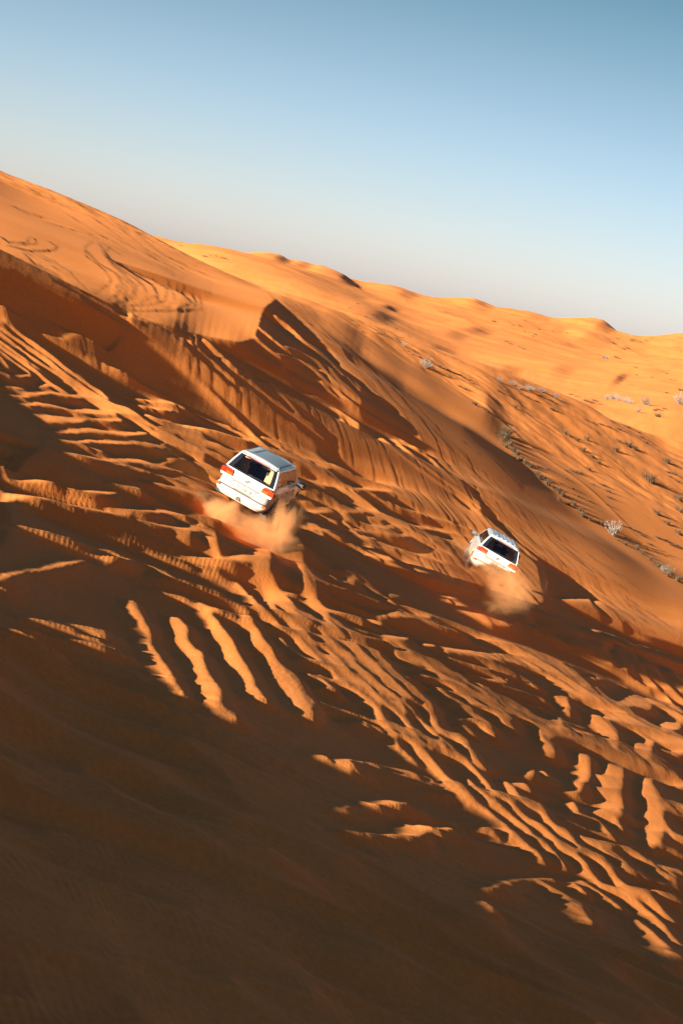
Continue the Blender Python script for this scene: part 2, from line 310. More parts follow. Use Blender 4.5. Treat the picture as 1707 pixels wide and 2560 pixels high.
# ---------------------------------------------------------------- relief traced from the photograph
# each record: origin of a square of the photograph (500 px = 1568 units), then strokes "x,y,halfwidth ..." (tyre ruts, wind ridges)
# '|g' is how strongly the crest stands up; 'P' marks an outlined mound
TRACE = '''
@0,800
10,0,8 150,100,16 300,215,18 400,290,18 500,365,14 620,455,16 700,510,10 800,575,14 850,620,10
0,60,12 150,160,14 330,290,16 450,385,18 560,470,22 680,560,28 800,630,30 900,690,36 1000,720,36 1100,790,40 1250,890,46 1400,970,50 1568,1070,60
0,100,10 120,190,10 260,300,8 400,390,8 500,460,10 620,560,14 760,650,20 900,740,22
0,165,8 100,235,8 250,345,6 330,400,4
0,200,8 120,285,12 240,370,14 330,440,12 400,500,12 520,570,14
0,235,4 120,330,6 240,415,6|.6
0,290,14 70,370,6
0,440,8 80,460,14
150,445,5 240,435,5
330,525,6 390,515,9
60,555,3 130,538,8 190,545,2
180,575,6 280,590,14 400,570,8 520,595,12 640,600,16
120,615,4 210,605,12 280,590,10
190,675,4 300,660,14 400,675,7 520,697,5 560,715,12 700,720,18 850,735,18
300,750,4 400,780,34 520,790,26 650,790,20 680,775,10 800,790,12 950,785,8
470,890,4 600,875,20 720,865,16 850,885,12 1000,905,12 1150,890,10
500,950,3 600,965,14 720,950,10 830,960,10 1040,970,6
600,960,10 700,1010,22 800,1040,20|.4
1060,960,14 1200,990,18 1350,1010,12|.8
510,1040,4 650,1070,6 800,1100,7 950,1110,12 1100,1110,18 1250,1150,12 1450,1190,10
880,1130,6 1000,1140,6 1150,1190,8 1300,1240,8 1450,1300,10 1568,1330,16
890,1160,5 1000,1200,12 1150,1250,14 1300,1310,18 1450,1340,20 1568,1380,26
880,1285,4 960,1305,12 1080,1325,8 1120,1335,3
0,1250,4 200,1278,5 320,1275,18 430,1290,12 520,1325,7 650,1352,8 800,1358,9 940,1360,3
P0,1350 150,1375 370,1405 300,1417 150,1405 0,1435
370,1410,4 500,1445,5 700,1490,5 860,1515,6 1020,1550,4
700,1440,3 900,1490,12 1060,1500,12 1240,1510,6 1300,1500,14 1450,1540,14
1200,1340,4 1350,1385,12 1450,1400,20 1568,1440,30
1080,625,3 1230,650,7 1400,690,3|.8
1100,675,3 1280,705,8 1400,720,3|.8
350,115,14 520,190,22 700,290,40 850,380,30 1000,430,12 1035,470,4|.35
1150,750,6 1270,800,16 1400,850,30 1568,920,40|.8
1040,0,22 1170,100,22 1270,200,24 1400,330,26 1568,490,22|.9
1200,60,30 1330,160,50 1480,310,50 1568,400,40|.55
@400,700
0,520,22 120,640,22 300,790,24 400,890,24 520,1010,18 640,1130,18 760,1250,20 860,1340,20 1000,1400,14
0,400,14 100,510,35 250,620,50 400,760,60 560,900,60 700,1020,55 900,1190,55 1100,1330,50 1300,1460,40|.4
150,400,10 350,590,12 500,720,14 700,900,14 900,1080,12|.7
350,480,18 500,620,16 650,760,14 850,920,14 1000,1060,10 1080,1160,8
280,640,8 500,800,10 700,930,10 900,1060,12 1060,1190,10 1280,1350,7|.9
100,440,10 260,590,14 420,740,10 600,900,12 800,1080,10 1000,1250,10|.7
P930,980 1150,1080 1320,1130 1420,1090 1380,1000 1568,1130 1568,1500 1400,1370 1250,1230 1100,1110|.34
720,430,6 850,540,8 1000,640,8 1200,790,9 1400,930,12 1568,1060,18|.9
780,380,8 950,520,10 1100,630,12 1300,790,12 1450,930,14 1568,1010,14|.9
900,280,8 1000,360,14 1100,460,14 1230,570,10 1400,720,12 1568,870,14|.6
1290,700,6 1350,790,20 1500,900,26 1568,950,26|.75
0,950,8 100,970,10 200,1010,6 |.7
0,1100,10 160,1140,10 330,1170,10 480,1210,12 700,1270,16|.8
0,1180,10 130,1190,20 300,1260,22 450,1310,30 560,1370,30|.8
520,1140,4 620,1200,12 760,1270,14|.6
760,1270,14 900,1350,16 1080,1400,14 1200,1480,18 1300,1530,20
@700,1100
P380,0 800,0 1568,620 1568,700 1100,560 850,420 600,200|.34
0,100,14 150,190,14 270,270,16 420,350,16 560,430,18 700,540,18 840,620,20 960,700,16 1100,780,14 1200,835,8
560,400,8 680,490,12 780,580,12 940,650,14 1080,740,12 1200,800,12 1310,880,10 1400,950,14
0,60,8 120,140,8 220,240,10 350,250,12 450,350,14 620,400,10|.8
160,320,14 300,350,16 420,360,10|.8
120,240,8 250,250,12 350,255,10|.8
200,500,8 300,500,8|.8
200,430,6 330,470,14 420,520,14 560,560,8|.7
240,575,10 350,560,14 520,570,10 660,565,8|.9
330,600,5 450,655,10 |.9
220,660,6 300,680,8 340,745,6|.9
250,700,5 340,705,8 430,740,20 500,800,6 600,825,5 700,900,14 780,935,6
700,845,10 800,900,26 900,980,30 1050,1055,14
480,580,14 560,640,18 700,680,16 850,690,14 1000,680,10|.7
600,700,16 800,740,16 950,760,14 1060,750,8|.6
500,640,6 640,770,10 900,850,14 1100,920,12 1300,960,14|.6
650,800,6 850,870,12 1050,950,14 1250,1020,14|.55
700,620,10 780,630,10 840,620,8|.8
850,520,6 1000,560,10 1200,620,10 1400,680,12 1568,740,14|.6
640,380,6 800,470,10 950,540,12 1150,590,12 1350,650,12|.6
900,630,8 1050,680,12 1200,700,14 1400,740,12|.6
1150,770,8 1300,790,14 1450,830,14 1568,850,20|.6
P1250,850 1400,900 1568,920 1568,1300 1350,1200 1150,1090 1000,960 1100,930|.4
520,1080,10 600,1075,12 560,1150,30 500,1160,20|.8
380,1090,8 450,1150,20|.5
150,890,26 140,1000,22 180,1080,20 220,1190,26 270,1280,30 330,1350,28 360,1430,20 430,1490,26 480,1520,26 500,1568,20
280,1160,8 380,1210,10 560,1260,8 760,1310,7 950,1340,12|.8
380,1340,14 560,1380,12 640,1420,26|.9
720,1410,12 800,1440,14|.9
800,1390,14 960,1380,18 1180,1390,8|.7
530,1505,5 700,1540,10 1000,1560,14|.8
600,1090,4 900,1280,5 1200,1380,6 1568,1530,14|.7
870,1220,20 960,1230,10|.4
1000,1370,10 1200,1440,14 1400,1500,12|.5
800,0,16 1000,160,14 1200,310,16 1400,440,14 1568,580,16
900,0,10 1100,180,14 1300,330,12 1500,480,14 1568,540,12
950,0,8 1150,120,10 1250,220,10 1450,400,10 1568,500,8|.9
@1120,1280
0,100,20 200,300,30 300,420,40|.5
P200,-60 420,160 700,420 760,700 500,900 300,900 0,700 0,300|.36
200,0,10 450,180,12 700,380,12|.8
0,500,10 300,640,14 500,800,14|.7
100,330,8 400,520,10 600,640,10|.7
@480,1080
0,200,20 150,290,26 320,410,22
0,60,6 120,120,8 300,150,8 480,180,6|.8
0,290,10 100,330,12 260,430,14|.8
0,110,14 200,190,20 330,260,26 420,300,20|.7
0,480,12 120,540,14 250,600,12|.7
0,420,8 160,460,10 300,520,10|.8
0,640,14 200,700,20|.6
0,740,8 180,800,12|.7
0,1000,20 200,1020,30 420,1000,40 560,990,20|.8
100,1080,8 200,1100,16 320,1160,8|.6
560,40,10 700,100,14 860,180,16 1000,250,14 1160,300,12 1300,360,14 1568,460,16
900,200,12 1100,260,12 1250,330,12|.8
1250,450,10 1400,450,14 1568,470,10|.8
1300,600,8 1568,680,12|.8
1320,730,6 1568,800,10|.8
1320,820,12 1440,840,8|.8
700,1260,16 820,1280,16|.6
@500,1300
P60,130 140,140 160,260 185,350 130,290 90,220
230,410,10 285,405,10|.9
290,505,28 330,540,8 380,600,24 450,670,24 520,720,22 580,790,24 640,860,26 740,910,28 800,980,36 880,1060,38 980,1150,38 1080,1240,38 1200,1350,36 1330,1430,32 1400,1510,28 1430,1568,26
520,570,14 560,650,24 600,710,22 680,760,26 740,830,24 820,880,24 870,950,24 940,970,26 1000,1050,24 1120,1150,26 1230,1260,30 1320,1320,28 1400,1400,22 1480,1480,22 1560,1530,20
500,290,80 500,400,76 540,500,66 600,600,66 700,670,50 760,740,26 850,790,26 920,850,28 960,910,26 1040,960,28 1080,1020,28 1160,1070,22 1240,1150,20 1330,1240,18 1420,1320,20 1530,1390,20
780,280,50 790,380,44 830,470,36 870,560,40 900,650,50 970,720,44 1000,810,30 1070,860,34 1130,930,28 1180,980,24 1230,1000,28 1280,1070,34 1370,1140,32 1440,1220,30 1530,1290,30
0,520,5 150,570,7 300,640,12 350,690,10|.9
0,660,10 100,700,14 280,750,10|.8
330,700,14 410,725,10
60,730,50|.7
110,800,40 150,880,60 220,960,56 250,1060,66 330,1150,50 390,1230,44 410,1310,46 480,1390,40 550,1440,10
0,1050,28 20,1180,50 60,1280,66 120,1370,78 110,1420,70
150,1480,60 260,1550,50|.35
370,800,70|.6
440,870,44 470,960,56 540,1030,46 590,1130,46 650,1220,66 730,1320,70 780,1430,76 860,1530,60
620,910,5 700,1000,10 780,1100,6 870,1170,12|.6
860,1240,12 1000,1300,24 1090,1340,6|.7
1010,1370,20|.5
1160,880,4 1280,910,10 1400,925,16 1530,930,20
100,20,14 300,60,20 500,100,20|.6
0,20,10 120,80,12 150,95,6|.8
@0,1300
150,40,3 280,85,14 400,112,16 480,135,7 560,160,8 680,205,10 760,235,12 880,258,14 960,285,10 1090,303,3
920,75,5 1080,115,4|.8
950,160,4 1030,185,10
1190,235,4 1300,280,10 1400,315,12 1480,345,14 1520,380,4
0,460,26 60,440,10 130,432,6 210,420,6 300,395,10 400,375,16 500,350,20 580,335,16 690,320,3
840,375,3 900,378,8 1000,372,5 1150,390,7 1300,430,12 1400,470,10 1500,500,7 1568,530,12
1210,540,4 1350,590,12 1500,640,14 1568,680,24|.7
P1390,75 1510,90 1485,190 1440,150
1080,5,4 1250,45,5 1400,70,6 1568,85,6
250,760,3 320,790,10 500,830,10 620,860,12 740,890,22 860,940,12|.9
620,835,6 850,880,5|.5
150,890,4 280,905,8 400,925,8 560,950,12 700,980,20 850,1030,12 970,1070,4|.9
1050,700,46 1110,790,44 1160,870,36 1185,930,12 1185,990,24 1240,1050,14 1260,1090,20 1280,1160,42 1340,1240,36 1400,1320,30 1440,1400,32 1425,1430,14
1390,790,36 1430,860,56 1440,950,50 1500,1030,44 1560,1110,30
0,520,20 60,560,10|.4
@800,1600
0,180,36 100,270,36 200,370,36 330,470,30 420,540,28 500,660,32 580,730,26 690,770,26 760,830,30 830,920,44 900,1010,38 980,1100,34 1080,1160,36 1150,1230,34 1250,1310,30 1350,1390,28 1450,1470,26 1530,1560,34
0,30,24 100,110,24 200,220,26 290,310,30 380,370,26 450,450,22 540,530,22 620,590,20 700,680,20 790,790,20 860,830,16 930,860,14 985,890,5
90,0,22 140,80,26 230,110,22 300,200,18 400,290,20 500,380,18 590,440,18 630,500,18 680,570,14 740,620,3
790,645,6 860,700,18 930,770,20 980,850,18 1060,910,14 1150,950,18 1210,1020,20 1290,1110,14 1340,1180,16 1420,1230,20 1490,1270,22 1550,1340,22
200,10,16 270,40,32 330,110,28 400,170,26 480,250,26 560,320,34 640,390,26 720,470,24 800,530,20 850,580,26 900,660,30 940,720,16 1000,740,6 1080,770,28 1150,840,22 1200,920,20 1260,990,20 1340,1035,6
1150,1085,5 1200,1150,18 1300,1220,24 1370,1300,26 1460,1370,20 1530,1430,26 1560,1450,22
920,410,6 1000,480,14 1080,540,16 1160,600,16 1250,660,22 1320,720,24 1385,770,6
980,425,4 1130,480,10 1220,560,6|.7
P1280,560 1390,570 1460,640 1530,745 1440,690 1350,620
560,20,50 700,120,50 820,220,50 950,300,50 1100,400,60 1300,500,60 1500,600,50|.42
700,150,14 820,170,20 900,260,16 1080,330,16 1250,440,14|.85
820,40,8 900,45,8|.7
1000,150,12 1200,210,16 1400,280,12|.7
1000,80,20 1200,110,30 1400,140,30 1568,170,30|.5
1150,300,5 1568,430,14|.7
590,150,6 680,190,12 745,240,4
660,350,3 760,378,7
760,310,4 830,340,8
0,540,8 100,580,12 250,630,12 400,670,10 500,700,10|.6
300,690,24 480,780,24|.3
500,710,8 580,790,16 680,910,24 760,980,8|.8
0,300,8 60,370,40 130,390,10|.8
60,430,20|.5
0,920,28 100,940,8
P130,945 260,935 280,960 250,1045 150,980
270,990,8 340,1060,5|.6
300,945,4 450,985,10 650,1030,9 900,1110,6|.6
900,1185,5 1020,1225,8
200,1340,3 330,1320,10 450,1290,18 540,1270,28 620,1290,20 700,1280,6
P670,1465 700,1460 900,1475 1100,1483 900,1495 830,1530 720,1545 650,1530
100,1510,5 200,1505,10 280,1520,30 350,1510,8 500,1525,5 640,1535,6|.7
1240,1500,10 1350,1490,20|.5
1080,650,10 1180,660,5|.7
1120,690,16 1220,750,16|.35
@1207,1500
0,290,30 200,370,44 400,490,56 600,620,60 800,740,60 950,830,56 1150,960,60 1300,1040,60 1568,1150,66
330,60,14 420,110,16 520,200,18 640,290,20 740,360,20 850,440,24 960,520,24 1080,550,18 1180,640,20 1300,700,18
470,100,12 560,180,14 640,250,10 760,330,14 880,400,12 1000,500,20|.8
1290,780,12 1400,830,22 1568,940,30
1150,440,16 1230,550,20 1300,640,24 1400,740,20 1500,840,16 1568,880,14
1250,480,24 1330,580,26 1430,680,30 1520,760,26 1568,800,20
1450,560,30 1530,660,34 1568,700,34
100,30,8 250,130,8 400,250,14
410,210,10 480,250,6 520,290,14 620,350,6
P960,0 1150,170 1270,320 1380,330 1568,420 1568,0
900,20,20 1000,110,34 1080,200,30
P620,0 700,40 850,110 950,150 870,60 840,0|.8
460,100,20 650,220,30 900,270,40 1200,380,40 1400,430,30 1568,500,40|.5
850,320,40 900,350,50|.55
1080,430,40 1130,520,40|.6
0,430,8 200,480,14 400,540,20|.45
0,500,8 150,560,14 430,700,20|.5
60,680,6 250,740,16 400,790,12 490,830,3|.8
0,620,10 200,650,10|.4
0,740,30 200,860,36 400,990,40 600,1060,50 800,1130,60 1000,1200,60 1200,1280,60 1400,1350,60|.42
P5,870 110,880 160,930 260,1060 190,1010 100,940
0,990,14 50,1030,14 100,1070,5
580,780,12 640,800,36 660,860,34 675,900,18
600,960,30 620,1000,16 530,990,8
620,1000,14 760,1040,12 880,1055,5|.8
650,700,26 740,740,50|.6
880,920,30 900,950,50 960,1020,60 1020,1080,50 1040,1140,30
1000,910,50 1100,950,30|.6
1230,1170,50 1290,1220,44
1310,1110,36 1300,1180,40
1050,830,10 1200,800,50 1300,830,40|.8
1440,1000,50 1530,990,30|.7
780,670,4 900,665,14 1050,665,12 1130,700,14|.8
840,590,6 910,660,12|.8
450,1060,20 510,1150,40 540,1200,44|.8
390,1360,30 340,1400,14|.9
480,1350,14 520,1400,10|.9
1400,1190,14 1500,1210,20 1568,1200,20|.8
250,1450,10 310,1450,24 370,1500,16|.9
550,485,4 640,490,5
600,500,10 700,570,40 760,590,20|.5
P750,1220 760,1330 740,1430 700,1440 750,1470 740,1500 640,1505 700,1520 750,1520 800,1450 850,1380 850,1290 825,1220
1480,1390,40 1560,1450,40|.6
@1207,1950
0,240,12 60,300,24 150,360,24 230,430,32 330,520,28 430,600,22 495,660,6
20,30,10 90,110,16 190,150,14 250,230,18 350,320,26 450,370,30 530,440,30 600,520,32 720,590,32 790,650,24 850,740,20 920,820,18 1000,850,30 1100,890,36 1180,950,34 1280,1040,32 1400,1140,30 1500,1240,22 1555,1290,8
0,110,22 80,170,20 170,250,20 250,330,22 330,380,22 400,450,16 500,520,18 570,580,16 620,650,10 665,690,4
180,20,8 240,80,26 300,160,26 370,220,24 450,250,24 510,320,24 560,380,20 650,430,26 710,480,18 780,560,14 850,600,14 930,640,28 1000,710,26 1060,800,30 1150,870,40 1260,900,44 1340,970,36 1430,1060,22 1515,1115,5
1190,1090,5 1280,1180,26 1380,1270,30 1480,1360,36 1560,1430,36
725,810,8 780,860,14 825,895,5
750,770,4 870,850,8 970,915,6 1075,1005,7|.9
1420,1400,8 1568,1510,14|.5
0,870,6 250,785,3 420,768,5 560,780,8|.8
480,800,14 620,900,30 760,1010,30 850,1120,12|.4
0,970,5 100,1090,9|.4
760,450,8 850,490,26 950,510,20 1100,540,14 1300,640,16 1400,680,20 1568,730,20|.6
950,540,30 1080,640,30 1200,740,20|.35
1380,700,30 1500,780,40|.4
1330,870,10 1450,910,20 1568,950,22|.6
P1270,0 1245,120 1300,230 1280,300 1310,350 1290,420 1320,540 1390,510 1430,420 1420,260 1390,150 1330,40 1340,0
1430,350,10 1500,440,24 1568,470,30
1400,510,14 1500,540,14 1568,580,20|.9
1440,210,40 1568,240,50|.5
P1110,-90 980,-120 960,-30 900,-40 960,60 870,70 1000,160 930,190 960,215 850,250 1000,310 1090,400 1110,410 1060,290 1115,300 1085,225 1125,240 1080,130 1105,20|.85
700,190,34 760,290,8|.9
760,285,10 900,330,10 1000,430,14|.5
640,95,5 740,100,12
640,320,3 860,400,5 1060,470,8|.6
0,390,14 70,410,10 150,465,3|.5
1030,680,4 1250,740,10 1568,860,10|.4
'''
# open ground that lies in full sun, outlined in photograph pixels
OPEN = [
    ([(-300, 300), (-300, 655), (0, 672), (60, 705), (150, 748), (230, 768), (330, 800), (400, 812), (480, 832), (540, 850), (600, 858), (636, 846),
      (648, 815), (656, 785), (668, 765), (690, 752), (740, 790), (786, 831), (824, 872), (856, 920), (905, 955), (980, 1025), (1051, 1100), (1083, 1135),
      (1115, 1173), (1146, 1202), (1200, 1243), (1231, 1280), (1299, 1355), (1345, 1390), (1440, 1450), (1500, 1500), (1600, 1590), (1707, 1640),
      (2000, 1700), (2000, 300)], 1.0),
]
HOLES = '''
@400,700
740,40,2 880,150,6 960,250,4 1150,380,4 1300,520,4|.7
1000,200,2 1200,330,4 1400,500,5 1568,640,4|.5
900,110,2 1100,250,3 1300,400,4 1568,590,4|.4
1300,450,2 1450,580,5 1568,700,6|.6
@700,1100
1150,0,3 1250,60,5 1400,200,6 1568,330,8|.7
1300,0,3 1450,130,6 1568,250,6|.6
1100,60,4 1200,130,14 1320,250,12 1450,350,8 1568,440,8|.9
980,30,3 1150,190,14 1300,290,14 1450,400,12 1568,490,10|.9
1450,20,3 1568,120,6|.5
@1120,1080
0,300,4 300,560,8 600,820,8 900,1050,8|.5
100,250,3 400,500,6 700,720,8 1100,1000,6|.45
300,150,3 600,450,6 900,700,6 1300,1000,6|.4
0,450,6 200,620,10 380,760,10 600,950,8 800,1080,6|.6
@1207,1500
300,450,4 470,550,7 620,640,6 740,720,4|.9
690,610,4 830,710,9 950,800,6 1010,850,4|.9
850,800,3 1000,890,8 1100,950,4|.8
1150,980,3 1300,1080,8 1450,1160,4|.8
1150,900,3 1300,1000,4 1400,1060,3|.5
950,20,4 1060,110,8 1180,210,10 1290,310,8|.8
@0,800
900,690,4 1000,745,9 1100,800,7 1250,880,5|.8
1000,770,3 1150,870,5 1300,980,8 1568,1150,6|.6
@0,400,0.4464
600,520,3 620,560,4 760,620,4 920,680,5 1060,720,5 1130,780,6 1130,840,6 1000,853,5 760,850,3|.8
560,470,3 640,580,4 780,640,4 930,700,5 1040,760,6 1080,800,5 1000,840,5 800,850,4 620,825,3|.9
480,500,5 560,580,4 660,640,5 690,690,5 640,720,3|.8
700,600,3 880,680,4 940,730,5 930,790,5 850,815,4 620,822,3|.85
490,540,4 590,620,5 630,680,5 560,740,5 460,770,3|.7
730,620,3 790,680,5 760,740,5 660,800,3|.7
820,640,3 880,700,4 880,760,4 780,810,3|.7
660,640,3 720,690,4 700,750,4 600,790,3|.6
640,560,3 700,630,3 740,690,3|.5
0,430,4 60,465,6 160,465,5 170,430,4|.9
200,440,4 210,470,5 100,480,4|.8
50,480,4 180,515,6 300,510,7 330,490,5 280,460,3|.9
130,520,3 280,640,4 370,740,4|.5
300,560,3 400,640,4 490,730,4|.5
340,590,3 420,660,4 510,740,4|.45
520,460,4 480,490,6 490,540,4|.7
620,490,6 600,510,6|.7
20,540,3 120,600,8 200,690,6|.4
30,620,6 120,650,8 250,690,6|.4
1150,700,2 1160,800,3|.4
1180,670,2 1180,760,3|.35
50,250,3 160,300,8 260,330,4|.5
260,350,3 400,390,4 520,420,3|.5
850,580,3 930,620,3 980,650,2|.4
1000,680,2 1080,600,3 1180,560,2|.3
200,20,2 500,170,3 800,330,3 950,420,3 1190,600,3|.4
'''
# bundles of wheel ruts that run down the sunlit face side by side
BUNDLES = [
    ([(268, 632), (277, 650), (339, 677), (411, 704), (473, 721), (504, 748), (506, 775), (446, 783), (339, 781)],
     [(248, 622), (266, 655), (288, 685), (300, 712), (285, 735), (262, 750), (240, 756), (222, 750), (208, 744)], 9, 2.0, 0.95),
    ([(0, 640), (60, 660), (120, 690), (190, 740)], [(60, 600), (120, 640), (190, 680), (240, 750)], 6, 1.6, 0.6),
    ([(330, 560), (420, 640), (520, 690), (600, 720)], [(60, 500), (200, 580), (330, 650), (430, 690)], 9, 1.5, 0.45),
    ([(686, 752), (786, 836), (905, 955), (1051, 1100), (1146, 1202), (1300, 1350), (1480, 1490), (1707, 1640)],
     [(740, 748), (880, 850), (1010, 975), (1160, 1130), (1330, 1280), (1500, 1400), (1707, 1520)], 17, 1.5, 0.75),
    ([(1231, 1300), (1330, 1385), (1480, 1490), (1707, 1650)], [(1250, 1230), (1400, 1370), (1560, 1470), (1707, 1560)], 9, 1.6, 0.6),
    ([(870, 830), (980, 930), (1090, 1060), (1200, 1160)], [(900, 850), (1040, 975), (1150, 1050), (1260, 1180)], 4, 1.6, 0.3),
]



def parse(txt):
    out = []
    ox = oy = 0; k = 500.0 / 1568.0
    for ln in txt.strip().splitlines():
        ln = ln.strip()
        if ln.startswith('@'):
            hd = [float(v) for v in ln[1:].split(',')]
            ox, oy = hd[:2]; k = hd[2] if len(hd) > 2 else 500.0 / 1568.0
            continue
        g = 1.0
        if '|' in ln:
            ln, gs = ln.split('|'); g = float(gs)
        if ln.startswith('P'):
            out.append(('P', [(ox + float(a.split(',')[0]) * k, oy + float(a.split(',')[1]) * k) for a in ln[1:].split()], g))
        else:
            pts = [tuple(float(v) for v in a.split(',')) for a in ln.split()]
            out.append(('S', [(ox + p[0] * k, oy + p[1] * k, p[2] * k * (0.82 if p[2] > 9 else 1.0)) for p in pts], g))
    return out


MS = 0.5                       # raster scale of the trace
MX0, MY0 = -300.0, 250.0
MW, MH = int(2100 * MS), int(2400 * MS)
LIT = np.zeros((MH, MW), np.float32)


def paint_poly(img, pts, g, soft=1.0):
    P = (np.array(pts, float) - (MX0, MY0)) * MS
    x0, x1 = int(max(0, P[:, 0].min() - 3)), int(min(MW, P[:, 0].max() + 4))
    y0, y1 = int(max(0, P[:, 1].min() - 3)), int(min(MH, P[:, 1].max() + 4))
    if x1 <= x0 or y1 <= y0:
        return
    X, Y = np.meshgrid(np.arange(x0, x1), np.arange(y0, y1))
    ins = np.zeros(X.shape, bool)
    n = len(P)
    for i in range(n):
        xa, ya = P[i]; xb, yb = P[(i + 1) % n]
        if ya == yb:
            continue
        c = ((ya > Y) != (yb > Y)) & (X < (xb - xa) * (Y - ya) / (yb - ya) + xa)
        ins ^= c
    sub = img[y0:y1, x0:x1]
    sub[:] = np.maximum(sub, ins * g)


def paint_stroke(img, pts, g):
    for i in range(max(1, len(pts) - 1)):
        a = pts[i]; b = pts[min(i + 1, len(pts) - 1)]
        ax, ay, aw = (a[0] - MX0) * MS, (a[1] - MY0) * MS, a[2] * MS
        bx, by, bw = (b[0] - MX0) * MS, (b[1] - MY0) * MS, b[2] * MS
        m = max(aw, bw) + 3
        x0, x1 = int(max(0, min(ax, bx) - m)), int(min(MW, max(ax, bx) + m + 1))
        y0, y1 = int(max(0, min(ay, by) - m)), int(min(MH, max(ay, by) + m + 1))
        if x1 <= x0 or y1 <= y0:
            continue
        X, Y = np.meshgrid(np.arange(x0, x1, dtype=np.float32), np.arange(y0, y1, dtype=np.float32))
        dx, dy = bx - ax, by - ay
        L2 = dx * dx + dy * dy + 1e-6
        t = np.clip(((X - ax) * dx + (Y - ay) * dy) / L2, 0, 1)
        d = np.hypot(X - ax - t * dx, Y - ay - t * dy)
        w = aw + (bw - aw) * t
        v = np.clip((w - d) / 1.2 + 0.5, 0, 1) * g
        sub = img[y0:y1, x0:x1]
        sub[:] = np.maximum(sub, v)


def blur(img, s):
    k = int(3 * s) + 1
    x = np.arange(-k, k + 1)
    w = np.exp(-x * x / (2.0 * s * s)); w /= w.sum()
    for ax in (0, 1):
        pad = [(0, 0), (0, 0)]; pad[ax] = (k, k)
        p = np.pad(img, pad, mode='edge')
        o = np.zeros_like(img)
        for i, ww in enumerate(w):
            sl = [slice(None), slice(None)]
            sl[ax] = slice(i, i + img.shape[ax])
            o += ww * p[tuple(sl)]
        img = o
    return img


for pts, g in OPEN:
    paint_poly(LIT, pts, g)
OPENM = LIT.copy()
for kind, pts, g in parse(TRACE):
    if kind == 'P':
        paint_poly(LIT, pts, g)
    else:
        paint_stroke(LIT, pts, g)
_h = np.zeros_like(LIT)
for kind, pts, g in parse(HOLES):
    paint_stroke(_h, pts, g)
def along(c, t):
    c = np.array(c, float)
    d = np.concatenate([[0], np.cumsum(np.hypot(*np.diff(c, axis=0).T))]); d /= d[-1]
    return np.interp(t, d, c[:, 0]), np.interp(t, d, c[:, 1])


for A_, B_, n_, wd_, g_ in BUNDLES:
    for k_ in range(n_):
        q0 = (k_ + RNG.uniform(0.1, 0.9)) / n_
        q1 = min(1, max(0, q0 + RNG.uniform(-0.12, 0.12)))
        t0 = RNG.uniform(0, 0.35) if k_ % 3 else 0.0
        t1 = RNG.uniform(0.6, 1.0)
        ts = np.linspace(t0, t1, 14)
        ax_, ay_ = along(A_, ts); bx_, by_ = along(B_, ts)
        qq = np.linspace(q0, q1, 14) + 0.015 * np.sin(np.linspace(0, 6, 14) + k_)
        wv = wd_ * RNG.uniform(0.5, 1.3)
        pts_ = [(float(ax_[i] * (1 - qq[i]) + bx_[i] * qq[i]), float(ay_[i] * (1 - qq[i]) + by_[i] * qq[i]),
                 float(wv * (0.5 + 0.7 * math.sin(PI * i / 13.0)))) for i in range(14)]
        paint_stroke(_h, pts_, g_ * RNG.uniform(0.5, 1.3))
LIT = LIT * (1 - np.clip(_h, 0, 1))
# distance of the ridge line by azimuth
RLA = [-14, -11.4, -5.7, -2.9, 0, 2.9, 5.7, 8.6, 11.4, 14, 28]
RLR = [125, 125, 115, 104, 103.5, 104.5, 101, 95, 89, 85, 78]
# ---------------------------------------------------------------- relief on a grid laid along the sun's direction
U0, U1, DU = -4.0, 134.0, 0.05
V0, V1, DV = -114.0, -4.0, 0.065
NU, NV = int((U1 - U0) / DU), int((V1 - V0) / DV)


